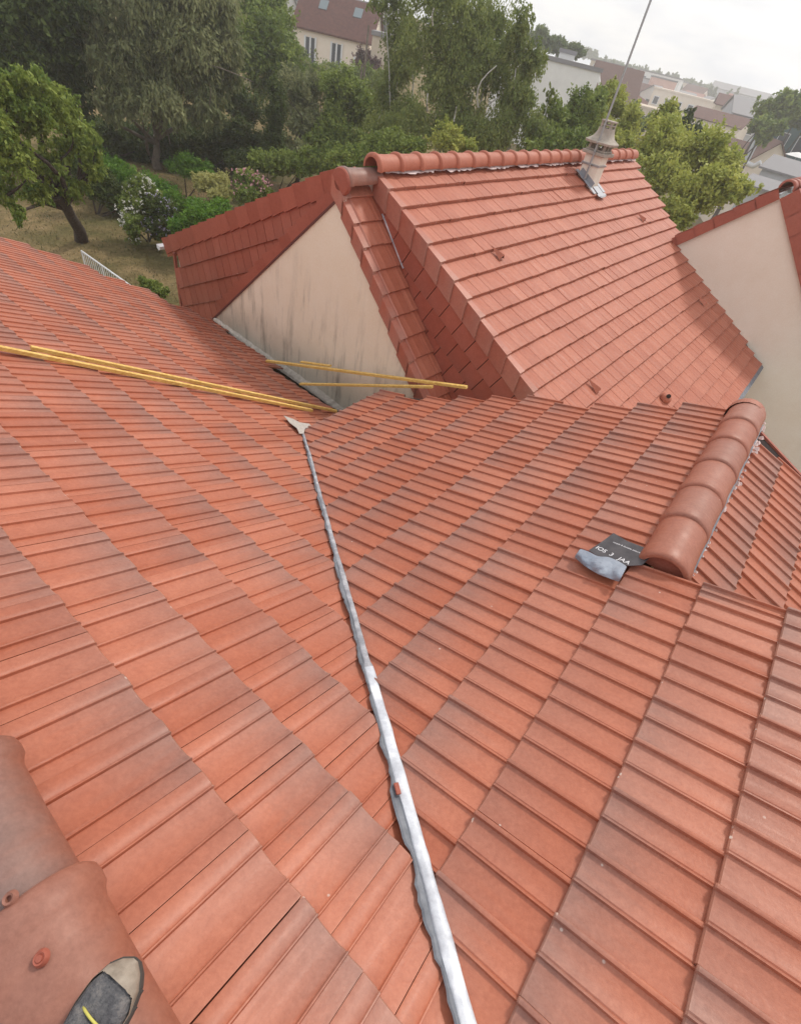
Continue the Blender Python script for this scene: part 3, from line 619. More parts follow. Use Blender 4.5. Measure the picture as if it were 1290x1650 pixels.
for a, b in ((-1, -1), (1, -1), (1, 1), (-1, 1)): mb.cbox(c0 * (1, 1, 0) + Zv * (tz + .25) + e1 * a * .08 + hx * b * .08, e1, hx, Zv, .035, .035, .10)
mb.cbox(c0 * (1, 1, 0) + Zv * (tz + .25), e1, hx, Zv, .20, .20, .018); mb.cbox(c0 * (1, 1, 0) + Zv * (tz + .30), e1, hx, Zv, .21, .21, .022)
putc(mb, 'chimney_crown', M_conc, bevel=.004)
mb = MB()
fr0 = cr + .35
for s_ in (-1, 1): mb.box(PR(ce + .10 + s_ * .15 - (.10 if s_ < 0 else 0), cr - 2.4, .012), e1 * .10, dR * TN * 2.1, nR * .008)
mb.box(PR(ce - .0, cr - .85, .014), e1 * .22, dR * TN * .95, nR * .008); mb.box(PR(ce - .07, cr - .2, .02), e1 * .34, dR * TN * .22, nR * .008)
mb.box(PR(ce + .10 - .15, cr - 2.2, .0) + np.zeros(3), dR * TN * 1.35, nR * .09, -e1 * .012)
putc(mb, 'chimney_flashing', M_flash)
mast_foot = c0 * (1, 1, 0) + Zv * (cc[2] + .02) - e1 * .22 + hx * .02
mb = MB(); mb.tube([mast_foot, mast_foot + Zv * 2.3], .017, 8); mb.tube([mast_foot + Zv * 2.25, mast_foot + Zv * 4.6], .012, 8)
ma = thing('antenna_mast', 'thin grey aerial pole rising beside the chimney into the sky', 'antenna mast', mast_foot)
mb.build('pole', M_steel, ma, smooth=60)
for zz in (top_z - .14, top_z + .04, top_z + .17):
    MB().tube([(mast_foot * (1, 1, 0)) + Zv * zz - e1 * .05, (mast_foot * (1, 1, 0)) + Zv * zz + e1 * .13], .013, 6).build('clamp', M_steel, ma)

# ------------------------------------------------------------------ right-hand house E
KE = 1.2; eo = CAM + n1 * (10 * KE)
eA = hit(1258, 318, eo, n1); eL = hit(1095, 392, eo, n1); eRr = hit(1294, 470, eo, n1)
eh = thing('gable_house', 'house at the right edge, bare cream gable with dark red verge tiles', 'house', (*(eA + n1 * 3)[:2], 0))
dl_ = nrm(eL - eA); dr_ = nrm(eRr - eA); eL2 = eA + dl_ * 3.0; eR2 = eA + dr_ * 6.5
mb = MB(); mb.prism([eA, eR2, eR2 * (1, 1, 0), eL2 * (1, 1, 0), eL2], n1 * .2); mb.build('gable_wall', M_cream2, eh)
for d_, P_, nm in ((dl_, eL2, 0), (dr_, eR2, 1)):
    mb = MB(); nn_ = nrm(np.cross(n1, d_)); nn_ *= np.sign(nn_[2]); Lr = np.linalg.norm(P_ - eA); m_ = int(Lr / .33)
    for k in range(m_ + 1):
        r1_, r2_ = rng.random(2); a = eA + d_ * (.33 * k) - n1 * .06; b = a + d_ * .35
        ww = .17 if nm == 0 else .28
        mb.add([a - Zv * .02, b - Zv * .02, b + nn_ * (ww + .012), a + nn_ * (ww - .02), a + n1 * .3 + nn_ * (ww - .02), b + n1 * .3 + nn_ * (ww + .012), a + n1 * .08 - Zv * .02, b + n1 * .08 - Zv * .02], [(0, 1, 2, 3), (3, 2, 5, 4), (1, 7, 5, 2)], (r1_, r2_, .5, .5))
    mb.build('verge_tiles', M_clad, eh)
    mb = MB(); cells = [(k, r, 1.0) for r in range(m_) for k in range(0, 14)]
    tiles(mb, eA + nn_ * (.2 if nm == 0 else .30) + n1 * .2, n1, d_, nn_, cells, .24, .34, PROF_N, thk=.03)
    mb.build('roof_slope', M_ntile, eh)
for k in range(9):
    ridge_tile(eA + Zv * .14 + n1 * (.4 * k + .42), eA + Zv * .14 + n1 * (.4 * k - .02), Zv, .11, .12, .012, .06, 100, 1.0).build('ridge_tile', M_clad, eh, smooth=50)
mb = MB(); body(mb, [eL2 + n1 * .1, eR2 + n1 * .1, eR2 + n1 * 3.3, eL2 + n1 * 3.3]); mb.build('wall', M_cream2, eh)

# ------------------------------------------------------------------ battens
def batten(p, q, wd, hg, label, up=Zv):
    d = nrm(q - p); s_ = nrm(np.cross(d, up)); u_ = np.cross(s_, d); mb = MB()
    mb.box(p - s_ * wd / 2, q - p, s_ * wd, u_ * hg)
    o = mb.build('wooden_batten', M_wood, None, bevel=.002)
    return tag(o, label, 'batten', 'yellow pine roofing battens lying on the roof')
def QA(x, y, h=.006): return hit(x, y, oA + nA * h, nA)
def QB(x, y, h=.012): return hit(x, y, oB + nB * h, nB)
batten(QA(-28, 558), QA(502, 663), .042, .030, 'long yellow batten running off the left edge of the photo', nA)
batten(QA(49, 563, .016), QA(541, 664, .012), .042, .030, 'long yellow batten with its sawn end in view, just above the other long one', nA)
a_ = QA(430, 583, .02); b_ = QB(752, 626, .03); batten(a_, b_, .042, .03, 'longest of the battens in front of the cream gable, reaching the tile edge', Zv)
a_ = QA(484, 620, .02); b_ = QB(697, 625, .03); batten(a_, b_, .042, .026, 'lower batten in front of the cream gable, nearly level', Zv)
a_ = hit(430, 583, oA, nA); tdir = nrm(QB(752, 626, .03) - QA(430, 583, .02)); p_ = QA(430, 583, .02)
f0 = p_ + tdir * .62 + n1 * .06 + Zv * .034; batten(f0, f0 + tdir * .55 - Zv * .005, .042, .02, 'short batten offcut lying along the longest gable batten', Zv)

# ------------------------------------------------------------------ underlay scrap beside the low ridge
M_mem = mat('black_membrane', rough=.45); g = G(M_mem); g.base(g.ramp(g.noise(14, 4), [(.3, (.045, .04, .045)), (.7, (.09, .08, .085))]))
M_memback = mat('grey_membrane_back', rough=.7); g = G(M_memback); g.base(g.ramp(g.noise(6, 4), [(.3, (.22, .25, .31)), (.7, (.34, .37, .43))])); g.bump(g.noise(22, 5, .6), .9, .02)
M_print = mat('pale_print', (.75, .73, .75), .7)
sm = thing('underlay_scrap', 'black roofing membrane scrap with pale print, grey underside folded over, beside the low ridge', 'roofing membrane', QB(985, 890))
mpx = [(988, 859), (1010, 872), (1047, 886), (1052, 893), (1034, 911), (1012, 912), (990, 909), (968, 900), (948, 887), (962, 878), (975, 869)]
mb = MB(); mb.prism([QB(x, y, .018) for i, (x, y) in enumerate(mpx)], nB * .0015); mb.build('printed_face', M_mem, sm)
# folded flap: curved sheet
gx_, gy_ = 14, 8; vs = []
topl = np.array([[934, 884], [949, 889], [963, 897], [980, 897], [998, 905], [1010, 913]], float); botl = np.array([[925, 897], [938, 910], [952, 919], [964, 926], [980, 932], [997, 938]], float)
for j in range(gy_ + 1):
    v_ = j / gy_
    for i in range(gx_ + 1):
        t = i / gx_ * 5; k = min(int(t), 4); fr = t - k; a = topl[k] * (1 - fr) + topl[k + 1] * fr; b = botl[k] * (1 - fr) + botl[k + 1] * fr; q = a * (1 - v_) + b * v_
        hgt = .024 + .034 * math.sin(math.pi * min(1, v_ * 1.0)) * (.7 + .3 * math.sin(i * 1.1)) + .007 * math.sin(i * 1.9 + j * 1.3) + rng.normal(0, .003) - (.004 if v_ > .95 else 0)
        vs.append(hit(q[0], q[1], oB + nB * hgt, nB))
W_ = gx_ + 1
mb = MB().add(vs, [(j * W_ + i, j * W_ + i + 1, (j + 1) * W_ + i + 1, (j + 1) * W_ + i) for j in range(gy_) for i in range(gx_)])
o = mb.build('folded_flap', M_memback, sm, smooth=True); so_ = o.modifiers.new('s', 'SOLIDIFY'); so_.thickness = .0015; sb_ = o.modifiers.new('d', 'SUBSURF'); sb_.render_levels = 1; sb_.levels = 1
def text(body_, size, p, xdir, nrm_, m, parent, name='print'):
    cu = bpy.data.curves.new(name, 'FONT'); cu.body = body_; cu.size = size; cu.extrude = .0003; tob = bpy.data.objects.new(name, cu); sc.collection.objects.link(tob)
    dg = bpy.context.evaluated_depsgraph_get(); me = bpy.data.meshes.new_from_object(tob.evaluated_get(dg)); bpy.data.objects.remove(tob)
    o = bpy.data.objects.new(name, me); me.materials.clear(); me.materials.append(m); sc.collection.objects.link(o)
    X = Vector(nrm(xdir)); Z_ = Vector(nrm(nrm_)); Y = Z_.cross(X); X = Y.cross(Z_); mw = Matrix((X, Y, Z_)).transposed().to_4x4(); mw.translation = Vector(p); me.transform(mw)
    put(o, parent); return o
xd = QB(1012, 911) - QB(958, 884)
text('IOS  3   JAA', .042, QB(958, 883, .0205), xd, nB, M_print, sm); text('souple & durable toiture', .016, QB(987, 874, .0205), QB(1040, 897) - QB(986, 875), nB, M_print, sm)

# ------------------------------------------------------------------ shoe of the photographer on the ridge tile
M_suede = mat('grey_suede', rough=.9); g = G(M_suede); n1_ = g.noise(22, 7, .75); g.base(g.ramp(n1_, [(.35, (.05, .05, .058)), (.5, (.12, .118, .125)), (.66, (.24, .22, .21))])); g.bump(g.math('ADD', n1_, g.noise(120, 4)), .9, .012)
M_toe = mat('dirty_beige_rubber', rough=.7); g = G(M_toe); g.base(g.ramp(g.noise(22, 6, .7), [(.3, (.19, .15, .115)), (.7, (.38, .32, .26))])); g.bump(g.noise(40, 5), .5, .004)
M_sole = mat('dark_rubber', (.075, .068, .062), .85); M_lace = mat('yellow_lace', (.55, .50, .12), .7)
zt = PA(6.0, rc, .122)[2]; T1 = atz(222, 1553, zt + .03); T0 = atz(146, 1660, zt + .03); fx = nrm((T1 - T0) * (1, 1, 0)); fy = np.cross(Zv, fx)
heel = T1 - fx * .295; shoe = thing('work_shoe', 'dirty grey work shoe with beige toe cap and yellow lace at the bottom left', 'shoe', heel)
def outline(s_):     # half widths along the foot 0 heel .. 1 toe
    s_ = np.clip(s_, 0, 1); wv = np.interp(s_, [0, .04, .12, .3, .5, .68, .8, .9, .965, 1], [.008, .024, .036, .036, .038, .049, .049, .039, .022, .004]); return wv
def mid_(s_): return np.interp(s_, [0, .4, .7, 1], [0, 0, .004, .008])
st_ = np.r_[np.linspace(0, .9, 22), np.linspace(.92, 1, 8)]
top_h = lambda s_: np.interp(s_, [0, .05, .25, .38, .5, .65, .8, .92, 1], [.085, .10, .10, .105, .088, .068, .055, .044, .026])
def loft(z0, hfun, wfun, k=31, power=.55):
    vs = []
    for s_ in st_:
        for j in range(k):
            a = math.pi * j / (k - 1); x = math.cos(a); z = abs(math.sin(a)) ** power
            vs.append(heel + fx * (s_ * .295) + fy * (mid_(s_) + wfun(s_) * x) + Zv * (z0 - .03 + hfun(s_) * z))
    return MB().add(vs, [(i * k + j, i * k + j + 1, (i + 1) * k + j + 1, (i + 1) * k + j) for i in range(len(st_) - 1) for j in range(k - 1)])
up_o = loft(.022, lambda s_: float(top_h(s_)) - .02, lambda s_: float(outline(s_)) * .96); o = up_o.build('shoe_upper', M_suede, shoe, smooth=True)
# sole
mb = MB(); ring = [(s_, 1) for s_ in st_] + [(s_, -1) for s_ in st_[::-1]]
pts = [heel + fx * (s_ * .295 + (.004 if s_ > .9 else 0)) + fy * (mid_(s_) + sg * (outline(s_) + .003)) - Zv * .03 for s_, sg in ring]; mb.prism(pts, Zv * .026)
for s_ in np.linspace(.08, .9, 12):
    for sg in (-1, 1): mb.cbox(heel + fx * s_ * .295 + fy * (mid_(s_) + sg * (outline(s_) + .001)) - Zv * .020, fx, fy, Zv, .012, .005, .016)
mb.build('sole', M_sole, shoe)
# beige toe rand wrapping the front
vs = []; k = 61; ss = np.r_[np.linspace(.60, .90, 60), np.linspace(.905, 1, 20)]
for s_ in ss:
    for j in range(k):
        a = math.pi * j / (k - 1); x = math.cos(a); z = abs(math.sin(a)) ** .55
        lim = np.interp(s_, [.60, .80, .86, .875, 1], [.12, .36, .62, 1, 1]); zz = min(z, lim)
        if z > lim: x = math.copysign(math.sqrt(max(0, 1 - (lim ** (1 / .55)) ** 2)), x)
        vs.append(heel + fx * (s_ * .295 + .002) + fy * (mid_(s_) + (outline(s_) * .97 + .0015) * x) + Zv * (-.006 + (float(top_h(s_)) - .02 + .0035) * zz))
def quad_ok(i, j):
    s_ = ss[i]; z = abs(math.sin(math.pi * (j + .5) / (k - 1))) ** .55; return z <= np.interp(s_, [.60, .80, .86, .875, 1], [.12, .36, .62, 1.1, 1.1])
MB().add(vs, [(i * k + j, i * k + j + 1, (i + 1) * k + j + 1, (i + 1) * k + j) for i in range(len(ss) - 1) for j in range(k - 1) if quad_ok(i, j)]).build('toe_cap', M_toe, shoe, smooth=True)
for s_ in (.70, .61, .52):
    zc = float(top_h(s_)) - .02 - .004; path = [heel + fx * (s_ * .295 + .002 * t) + fy * (mid_(s_) + t * .026) + Zv * (zc - .012 * t * t + .001) for t in np.linspace(-1, 1, 7)]
    MB().tube(path, .0024, 6).build('lace', M_lace, shoe, smooth=True)


# ------------------------------------------------------------------ ground and garden
def sm_(x): x = np.clip(x, 0, 1); return x * x * (3 - 2 * x)
def gz(x, y):
    d = np.hypot(x, y); az = np.degrees(np.arctan2(x, y))
    left = sm_((2 - az) / 12); right = sm_((az - 2) / 10)
    return left * (1.9 * sm_((d - 31) / 22) + 6 * sm_((d - 76) / 120)) - right * (5.0 * sm_((d - 24) / 50) + 9 * sm_((d - 90) / 200)) + .06 * np.sin(x * .7) * np.cos(y * .6)
rr_ = np.r_[np.linspace(0, 60, 70), np.geomspace(62, 4500, 50)]; na = 160; vs = []; 
for r_ in rr_:
    for j in range(na):
        a = 2 * math.pi * j / na; x, y = r_ * math.sin(a), r_ * math.cos(a); vs.append((x, y, float(gz(x, y))))
M_grass = mat('dry_lawn', rough=.95, spec=.1); g = G(M_grass)
n_ = g.noise(.45, 6, .65); col = g.ramp(n_, [(.30, (.075, .085, .028)), (.48, (.17, .135, .06)), (.66, (.30, .215, .11))])
g.base(g.mix(.55, col, g.ramp(g.noise(9, 6, .8), [(.3, .15), (.7, .85)]), 'OVERLAY')); g.bump(g.noise(25, 5, .8), .9, .06)
far = g.n('ShaderNodeTexCoord')
MB().add(vs, [(i * na + j, i * na + (j + 1) % na, (i + 1) * na + (j + 1) % na, (i + 1) * na + j) for i in range(len(rr_) - 1) for j in range(na)]).build('ground', M_grass, None, smooth=True)
bpy.data.objects['ground']['kind'] = 'structure'
def gp(x, y, dz=0.0):      # where the ray of a photo pixel meets the ground
    d = ray(x, y); t = 5.0
    for _ in range(4000):
        p = CAM + d * t
        if p[2] < gz(p[0], p[1]) + dz: break
        t += .05 + t * .002
    return CAM + d * t
# ------------------------------------------------------------------ foliage
def leafmat(name, dark, light, rough=.6, trans=.35):
    dark = (dark[0] * 3.1, dark[1] * 2.6, dark[2] * 1.7); light = (light[0] * 2.4, light[1] * 2.1, light[2] * 1.7)
    m = mat(name, rough=rough, spec=.25); g = G(m); r1, r2, t, x = g.attr()
    col = g.mix(g.math('ADD', g.math('MULTIPLY', r1, .65), g.math('MULTIPLY', r2, .35)), dark, light); g.base(col)
    tr = g.n('ShaderNodeBsdfTranslucent'); g.l(col, tr.inputs['Color']); ms = g.n('ShaderNodeMixShader'); ms.inputs[0].default_value = trans
    outn = [q for q in g.t.nodes if q.type == 'OUTPUT_MATERIAL'][0]; g.l(g.b.outputs[0], ms.inputs[1]); g.l(tr.outputs[0], ms.inputs[2]); g.l(ms.outputs[0], outn.inputs['Surface']); return m
L_fruit = leafmat('fruit_tree_leaves', (.026, .058, .015), (.150, .200, .050))
L_euc = leafmat('grey_green_leaves', (.028, .046, .024), (.165, .190, .115))
L_dark = leafmat('dark_leaves', (.010, .023, .008), (.055, .082, .026))
L_mid = leafmat('mid_green_leaves', (.024, .050, .015), (.140, .190, .055))
L_birch = leafmat('birch_leaves', (.035, .062, .022), (.135, .170, .065))
L_light = leafmat('light_green_leaves', (.070, .108, .026), (.235, .265, .085))
L_hedge = leafmat('hedge_leaves', (.020, .062, .012), (.085, .170, .025))
L_olive = leafmat('olive_shrub_leaves', (.11, .13, .06), (.26, .28, .15))
L_purple = leafmat('purple_leaves', (.035, .022, .028), (.09, .06, .075))
L_far = leafmat('far_leaves', (.030, .055, .025), (.075, .105, .045))
F_white = mat('white_petals', (.75, .74, .66), .6); F_lilac = mat('lilac_petals', (.45, .40, .55), .6); F_pink = mat('pink_petals', (.68, .36, .40), .6)
M_bark = mat('dark_bark', rough=.95); g = G(M_bark); g.base(g.ramp(g.noise(14, 6, .7), [(.3, (.035, .026, .022)), (.7, (.10, .075, .060))])); g.bump(g.noise(18, 6), .9, .03)
M_bark2 = mat('pale_bark', rough=.9); g = G(M_bark2); g.base(g.ramp(g.noise(5, 6, .7), [(.3, (.13, .105, .085)), (.7, (.26, .22, .18))])); g.bump(g.noise(12, 6), .6, .02)
M_birchbark = mat('white_birch_bark', rough=.8); g = G(M_birchbark); g.base(g.ramp(g.noise(3, 6, .8, g.coord((1, 1, 6))), [(.34, (.06, .055, .05)), (.44, (.52, .50, .46))]))
def leaves(blobs, n, size, droop=0.0, long=1.6, cl=22, spread=.13, shell=.35, seed=0):
    """blobs: (centre, radius vector). small sprays of leaf faces spread through the volume of each blob"""
    n = int(n * 2.1); size = size * .68
    rg = np.random.default_rng(seed + 11); vol = np.array([b[1][0] * b[1][1] * b[1][2] for b in blobs]) ** .72; share = np.maximum(1, (vol / vol.sum() * n / cl).astype(int))
    V = []; C = []
    for (c, rv), m in zip(blobs, share):
        rv = np.asarray(rv); nsub = 9 + int(rg.integers(0, 5))
        sd_ = rg.normal(size=(nsub, 3)); sd_ /= np.linalg.norm(sd_, axis=1)[:, None]; sub = sd_ * rg.uniform(.35, .85, nsub)[:, None]; srad = rg.uniform(.30, .58, nsub)
        pick = rg.integers(0, nsub, m); d = rg.normal(size=(m, 3)); d /= np.linalg.norm(d, axis=1)[:, None]
        rad = (shell + (1.05 - shell) * rg.random(m) ** .6) * (1 + .22 * rg.normal(size=m).clip(-1, 1.6))
        cc_ = np.asarray(c) + (sub[pick] + d * (rad * srad[pick])[:, None]) * rv
        tone = np.clip(rg.normal(.5, .16, m) + rg.normal(0, .2, nsub)[pick], 0, 1)
        sprd = spread * rv.mean() * rg.uniform(.5, 1.2, m); ax = d * .8 + rg.normal(size=(m, 3)) * .6; ax[:, 2] -= droop * 1.6; ax /= np.linalg.norm(ax, axis=1)[:, None]
        along = rg.uniform(-1, 1, m * cl) * np.repeat(sprd, cl) * 2.2
        p = np.repeat(cc_, cl, 0) + np.repeat(ax, cl, 0) * along[:, None] + rg.normal(size=(m * cl, 3)) * (np.repeat(sprd, cl) * .55)[:, None]
        a = rg.normal(size=(m * cl, 3)) * .7 + np.repeat(ax, cl, 0); a[:, 2] -= droop * 1.2; a /= np.linalg.norm(a, axis=1)[:, None]
        b = rg.normal(size=(m * cl, 3)); b[:, 2] *= .5; b -= (b * a).sum(1)[:, None] * a; b /= np.linalg.norm(b, axis=1)[:, None]
        s_ = size * rg.uniform(.6, 1.35, m * cl)[:, None]; A = a * s_ * long * .5; B_ = b * s_ * .5 / long ** .3
        V.append(np.stack([p - A, p + B_, p + A, p - B_], 1).reshape(-1, 3))
        C.append(np.repeat(np.c_[np.repeat(tone, cl), rg.random(m * cl), np.zeros(m * cl), np.ones(m * cl)], 4, 0))
    V = np.concatenate(V); C = np.concatenate(C); mb = MB(); mb.v = [V]; mb.c = [C]; mb.f = np.arange(len(V)).reshape(-1, 4).tolist(); mb.n = len(V); return mb
def blob(x, y, dist, rx, rz=None, ry=None):
    """pixel centre, ground distance, radii in photo pixels -> world blob"""
    c = atd(x, y, dist); dep = (c - CAM) @ M[2]; k = dep / FPX; rz = rz or rx; ry = ry or rx; return (c, np.array([rx * k, ry * k, rz * k]))
def limb(mb, a, b, r0, r1, bend=.12, n=6, seed=0):
    rg = np.random.default_rng(seed); a, b = np.asarray(a), np.asarray(b); L = np.linalg.norm(b - a); off = rg.normal(size=3) * L * bend; off[2] = abs(off[2]) * .3
    t = np.linspace(0, 1, n)[:, None]; mb.tube(a * (1 - t) + b * t + off * np.sin(t * math.pi), np.linspace(r0, r1, n), 7)
def tree(name, label, cat, base, blobs, n, size, lm, bark, tr=.14, group=None, fork=.45, lean=.6, seed=0, bare=0, **kw):
    base = np.asarray(base, float); root = thing(name, label, cat, base, group)
    leaves(blobs, n, size, seed=seed, **kw).build('crown', lm, root)
    cen = np.mean([b[0] for b in blobs], 0); top = max(b[0][2] for b in blobs); mb = MB()
    fk = base + (cen - base) * np.array([lean, lean, fork]); pts = np.array([base - (0, 0, .2), base * .75 + fk * .25 + rng.normal(0, tr * .5, 3) * (1, 1, 0), base * .4 + fk * .6, fk])
    mb.tube(pts, [tr * 1.35, tr, tr * .85, tr * .75], 9)
    for i, (c, rv) in enumerate(blobs[:14]): limb(mb, fk - (fk - base) * .12 * (i % 3), np.asarray(c), tr * .5, tr * .10, seed=seed * 31 + i)
    if bare:
        for i in range(bare):
            c, rv = blobs[i % len(blobs)]; q = np.asarray(c) + rng.normal(size=3) * rv * .7; limb(mb, np.asarray(c) - (0, 0, rv[2] * .4), q + (0, 0, rv[2] * .3), tr * .22, tr * .05, seed=i + 99)
    mb.build('trunk', bark, root, smooth=60); return root
def bush(name, label, cat, blobs, n, size, lm, group=None, seed=0, flowers=None, fn=0, fs=.07, ftop=0.0, **kw):
    c0_ = blobs[0][0]; root = thing(name, label, cat, (c0_[0], c0_[1], float(gz(c0_[0], c0_[1]))), group)
    leaves(blobs, n, size, seed=seed, **kw).build('foliage', lm, root)
    mb = MB(); b_ = np.array([c0_[0], c0_[1], float(gz(c0_[0], c0_[1])) - .1])
    for i, (c, rv) in enumerate(blobs): limb(mb, b_, c, .03, .012, seed=i)
    mb.build('stem', M_bark, root)
    if flowers:
        fb = [(np.asarray(c) + np.array([0, 0, rv[2] * ftop]), np.asarray(rv) * (1.06 if not ftop else .8)) for c, rv in blobs]
        leaves(fb, fn, fs, cl=9, spread=.05, shell=.9, seed=seed + 5, long=1.0).build('flowers', flowers, root)
    return root

# garden, from the photo's left
b0 = gp(131, 386)
tree('fruit_tree', 'leaning garden tree with yellow green leaves and a bare dark trunk on the dry lawn', 'tree', b0,
     [blob(55, 180, 16.5, 44, 30), blob(115, 215, 17.5, 34, 26), blob(15, 235, 15.5, 38, 34), blob(75, 262, 17, 34, 22), blob(45, 130, 16.5, 34, 22), blob(8, 300, 15.5, 24, 30), blob(150, 262, 18, 24, 22), blob(-30, 190, 15.5, 40, 50), blob(100, 165, 17, 28, 20), blob(120, 300, 17.5, 28, 18), blob(60, 310, 16.5, 30, 16), blob(0, 150, 16, 26, 30), blob(20, 345, 15.5, 18, 18), blob(150, 225, 18, 16, 16)],
     19000, .08, L_fruit, M_bark, tr=.17, fork=.55, seed=1, droop=.45, bare=8)
tree('garden_tree', 'tall dark tree filling the top left corner of the photo', 'tree', gp(0, 255) + np.array([-2, 2, 0]),
     [blob(30, 60, 27, 70, 60), blob(100, 30, 28, 60, 55), blob(-20, 120, 26, 60, 50), blob(120, 110, 29, 36, 60), blob(60, 140, 28, 55, 40), blob(30, -40, 27, 80, 50)],
     22000, .15, L_dark, M_bark, seed=2, droop=.2)
eb = gp(256, 272)
tree('eucalyptus_tree', 'large grey green tree with drooping leaves and pale forked trunks above the hedge', 'tree', eb,
     [blob(250, 60, 27.5, 85, 60), blob(190, 110, 27, 52, 45), blob(320, 110, 27.5, 62, 48), blob(240, 160, 26.5, 60, 30), blob(330, 175, 27, 40, 26), blob(180, 170, 26.5, 32, 26), blob(280, 5, 28, 80, 50), blob(350, 40, 28, 52, 50), blob(170, 40, 28, 50, 55), blob(290, -50, 28, 90, 50), blob(365, 120, 28, 26, 34)],
     42000, .12, L_euc, M_bark2, tr=.17, fork=.30, lean=.08, seed=3, droop=.7, long=2.2, bare=12)
mb = MB(); limb(mb, gp(243, 262), atd(228, 190, 28.2), .05, .03, .03); limb(mb, gp(280, 258), atd(300, 170, 28), .11, .06, .05, seed=4); limb(mb, gp(247, 262), atd(240, 205, 28), .045, .03, .05, seed=5); limb(mb, atd(262, 200, 27.5), atd(274, 232, 27.5), .04, .02, .05, seed=6)
put(mb.build('trunk', M_bark2, None), bpy.data.objects['eucalyptus_tree'])
tree('garden_tree', 'rounded mid green tree right of the large grey green one, below the brown roofed house', 'tree', gp(430, 215) + np.array([0, 4, 0]),
     [blob(430, 60, 36, 46, 46), blob(400, 110, 35, 34, 40), blob(465, 95, 35, 36, 28), blob(395, 20, 37, 36, 40), blob(440, 10, 38, 34, 30), blob(425, 120, 35, 34, 28)],
     15000, .16, L_mid, M_bark, seed=4, droop=.15)
tree('cypress_tree', 'narrow dark columnar tree in the middle of the shrubbery', 'tree', gp(445, 268) + np.array([0, 2, 0]),
     [blob(444, 170, 27, 17, 34), blob(443, 215, 27, 19, 36), blob(446, 250, 26.5, 18, 20), blob(443, 145, 27, 10, 18)], 8000, .08, L_dark, M_bark, tr=.08, seed=5)
for i, (lab, bl, lm, n) in enumerate([
    ('loose grey green tree directly right of the narrow columnar one', [blob(490, 130, 31, 34, 28), blob(480, 170, 30, 30, 34), blob(500, 205, 29, 34, 30), blob(470, 240, 28, 34, 22)], L_euc, 13000),
    ('yellow green tree in front of the brown roofed house', [blob(545, 160, 30, 38, 36), blob(560, 210, 29, 42, 34), blob(590, 180, 30, 34, 36), blob(530, 240, 28, 40, 24), blob(520, 130, 32, 24, 18)], L_mid, 17000),
    ('dark tree behind the white post at the hedge', [blob(400, 180, 31, 34, 34), blob(385, 225, 30, 34, 30), blob(420, 240, 30, 26, 26), blob(350, 215, 31, 34, 26), blob(395, 262, 28, 30, 16)], L_dark, 12000),
    ('dark evergreen hiding the ground behind the grey green trunks', [blob(300, 220, 34, 60, 26), blob(220, 225, 34, 50, 26), blob(180, 215, 33, 40, 24), blob(330, 245, 33, 36, 18)], L_dark, 12000)]):
    tree('garden_tree', lab, 'tree', (*bl[1][0][:2], float(gz(*bl[1][0][:2]))), bl, n, .12, lm, M_bark, tr=.1, seed=20 + i, fork=.6)
# birches
bgrp = None
def birch(lab, bpx, bl, n, seed):
    r_ = tree('birch_tree', lab, 'birch tree', bpx, bl, n, .085, L_birch, M_birchbark, tr=.10, seed=seed, droop=.9, long=1.5, fork=.5, bare=0)
    return r_
B1 = gp(745, 262); B2 = gp(690, 262)
birch('tallest birch with a white trunk, centre of the group behind the long ridge', (atd(748, 235, 25)[0], atd(748, 235, 25)[1], 0),
      [blob(740, 40, 25, 60, 50), blob(700, 90, 25, 52, 46), blob(780, 100, 25, 56, 50), blob(740, 150, 24.5, 60, 44), blob(720, -20, 25.5, 60, 40), blob(790, 20, 25.5, 46, 40), blob(810, 150, 25, 40, 36), blob(690, 200, 24, 46, 36), blob(760, 215, 24, 56, 34)], 34000, 31)
birch('birch at the right of the group with thin twigs against the white wall', (atd(835, 235, 24)[0], atd(835, 235, 24)[1], 0),
      [blob(835, 60, 24, 28, 36), blob(850, 110, 24, 27, 30), blob(830, 170, 23.5, 36, 36), blob(850, 215, 23, 36, 28), blob(800, 210, 23, 34, 30), blob(862, 95, 24, 12, 14), blob(884, 152, 24, 9, 14)], 13000, 32)
birch('birch at the left of the group next to the brown roofed house', (atd(640, 235, 26)[0], atd(640, 235, 26)[1], 0),
      [blob(640, 30, 27, 34, 36), blob(650, 100, 27, 34, 40), blob(632, 150, 27, 34, 34), blob(655, 200, 26, 40, 34), blob(620, 225, 25, 40, 28), blob(618, -5, 27, 26, 24)], 17000, 33)
for (a, b, r0) in (((770, 172), (800, 105), .032), ((688, 178), (689, 150), .036), ((731, 195), (735, 172), .034), ((697, 40), (699, 12), .03)):
    mb = MB(); limb(mb, atd(*a, 23.2), atd(*b, 22.9), r0, r0 * .5, .12, seed=int(a[0])); put(mb.build('limb', M_birchbark, None), bpy.data.objects['birch_tree'])
tree('garden_tree', 'dense low tree directly behind the left part of the long ridge', 'tree', (*atd(600, 262, 22)[:2], 0), [blob(600, 240, 21, 40, 24), blob(560, 255, 20.5, 34, 16), blob(650, 238, 21, 40, 20)], 9000, .10, L_mid, M_bark, seed=36)
tree('garden_tree', 'yellow green sapling in front of the birches', 'tree', (*atd(725, 262, 21)[:2], 0), [blob(722, 225, 21, 26, 22), blob(745, 240, 21, 24, 14)], 3500, .085, L_light, M_bark, tr=.05, seed=37)
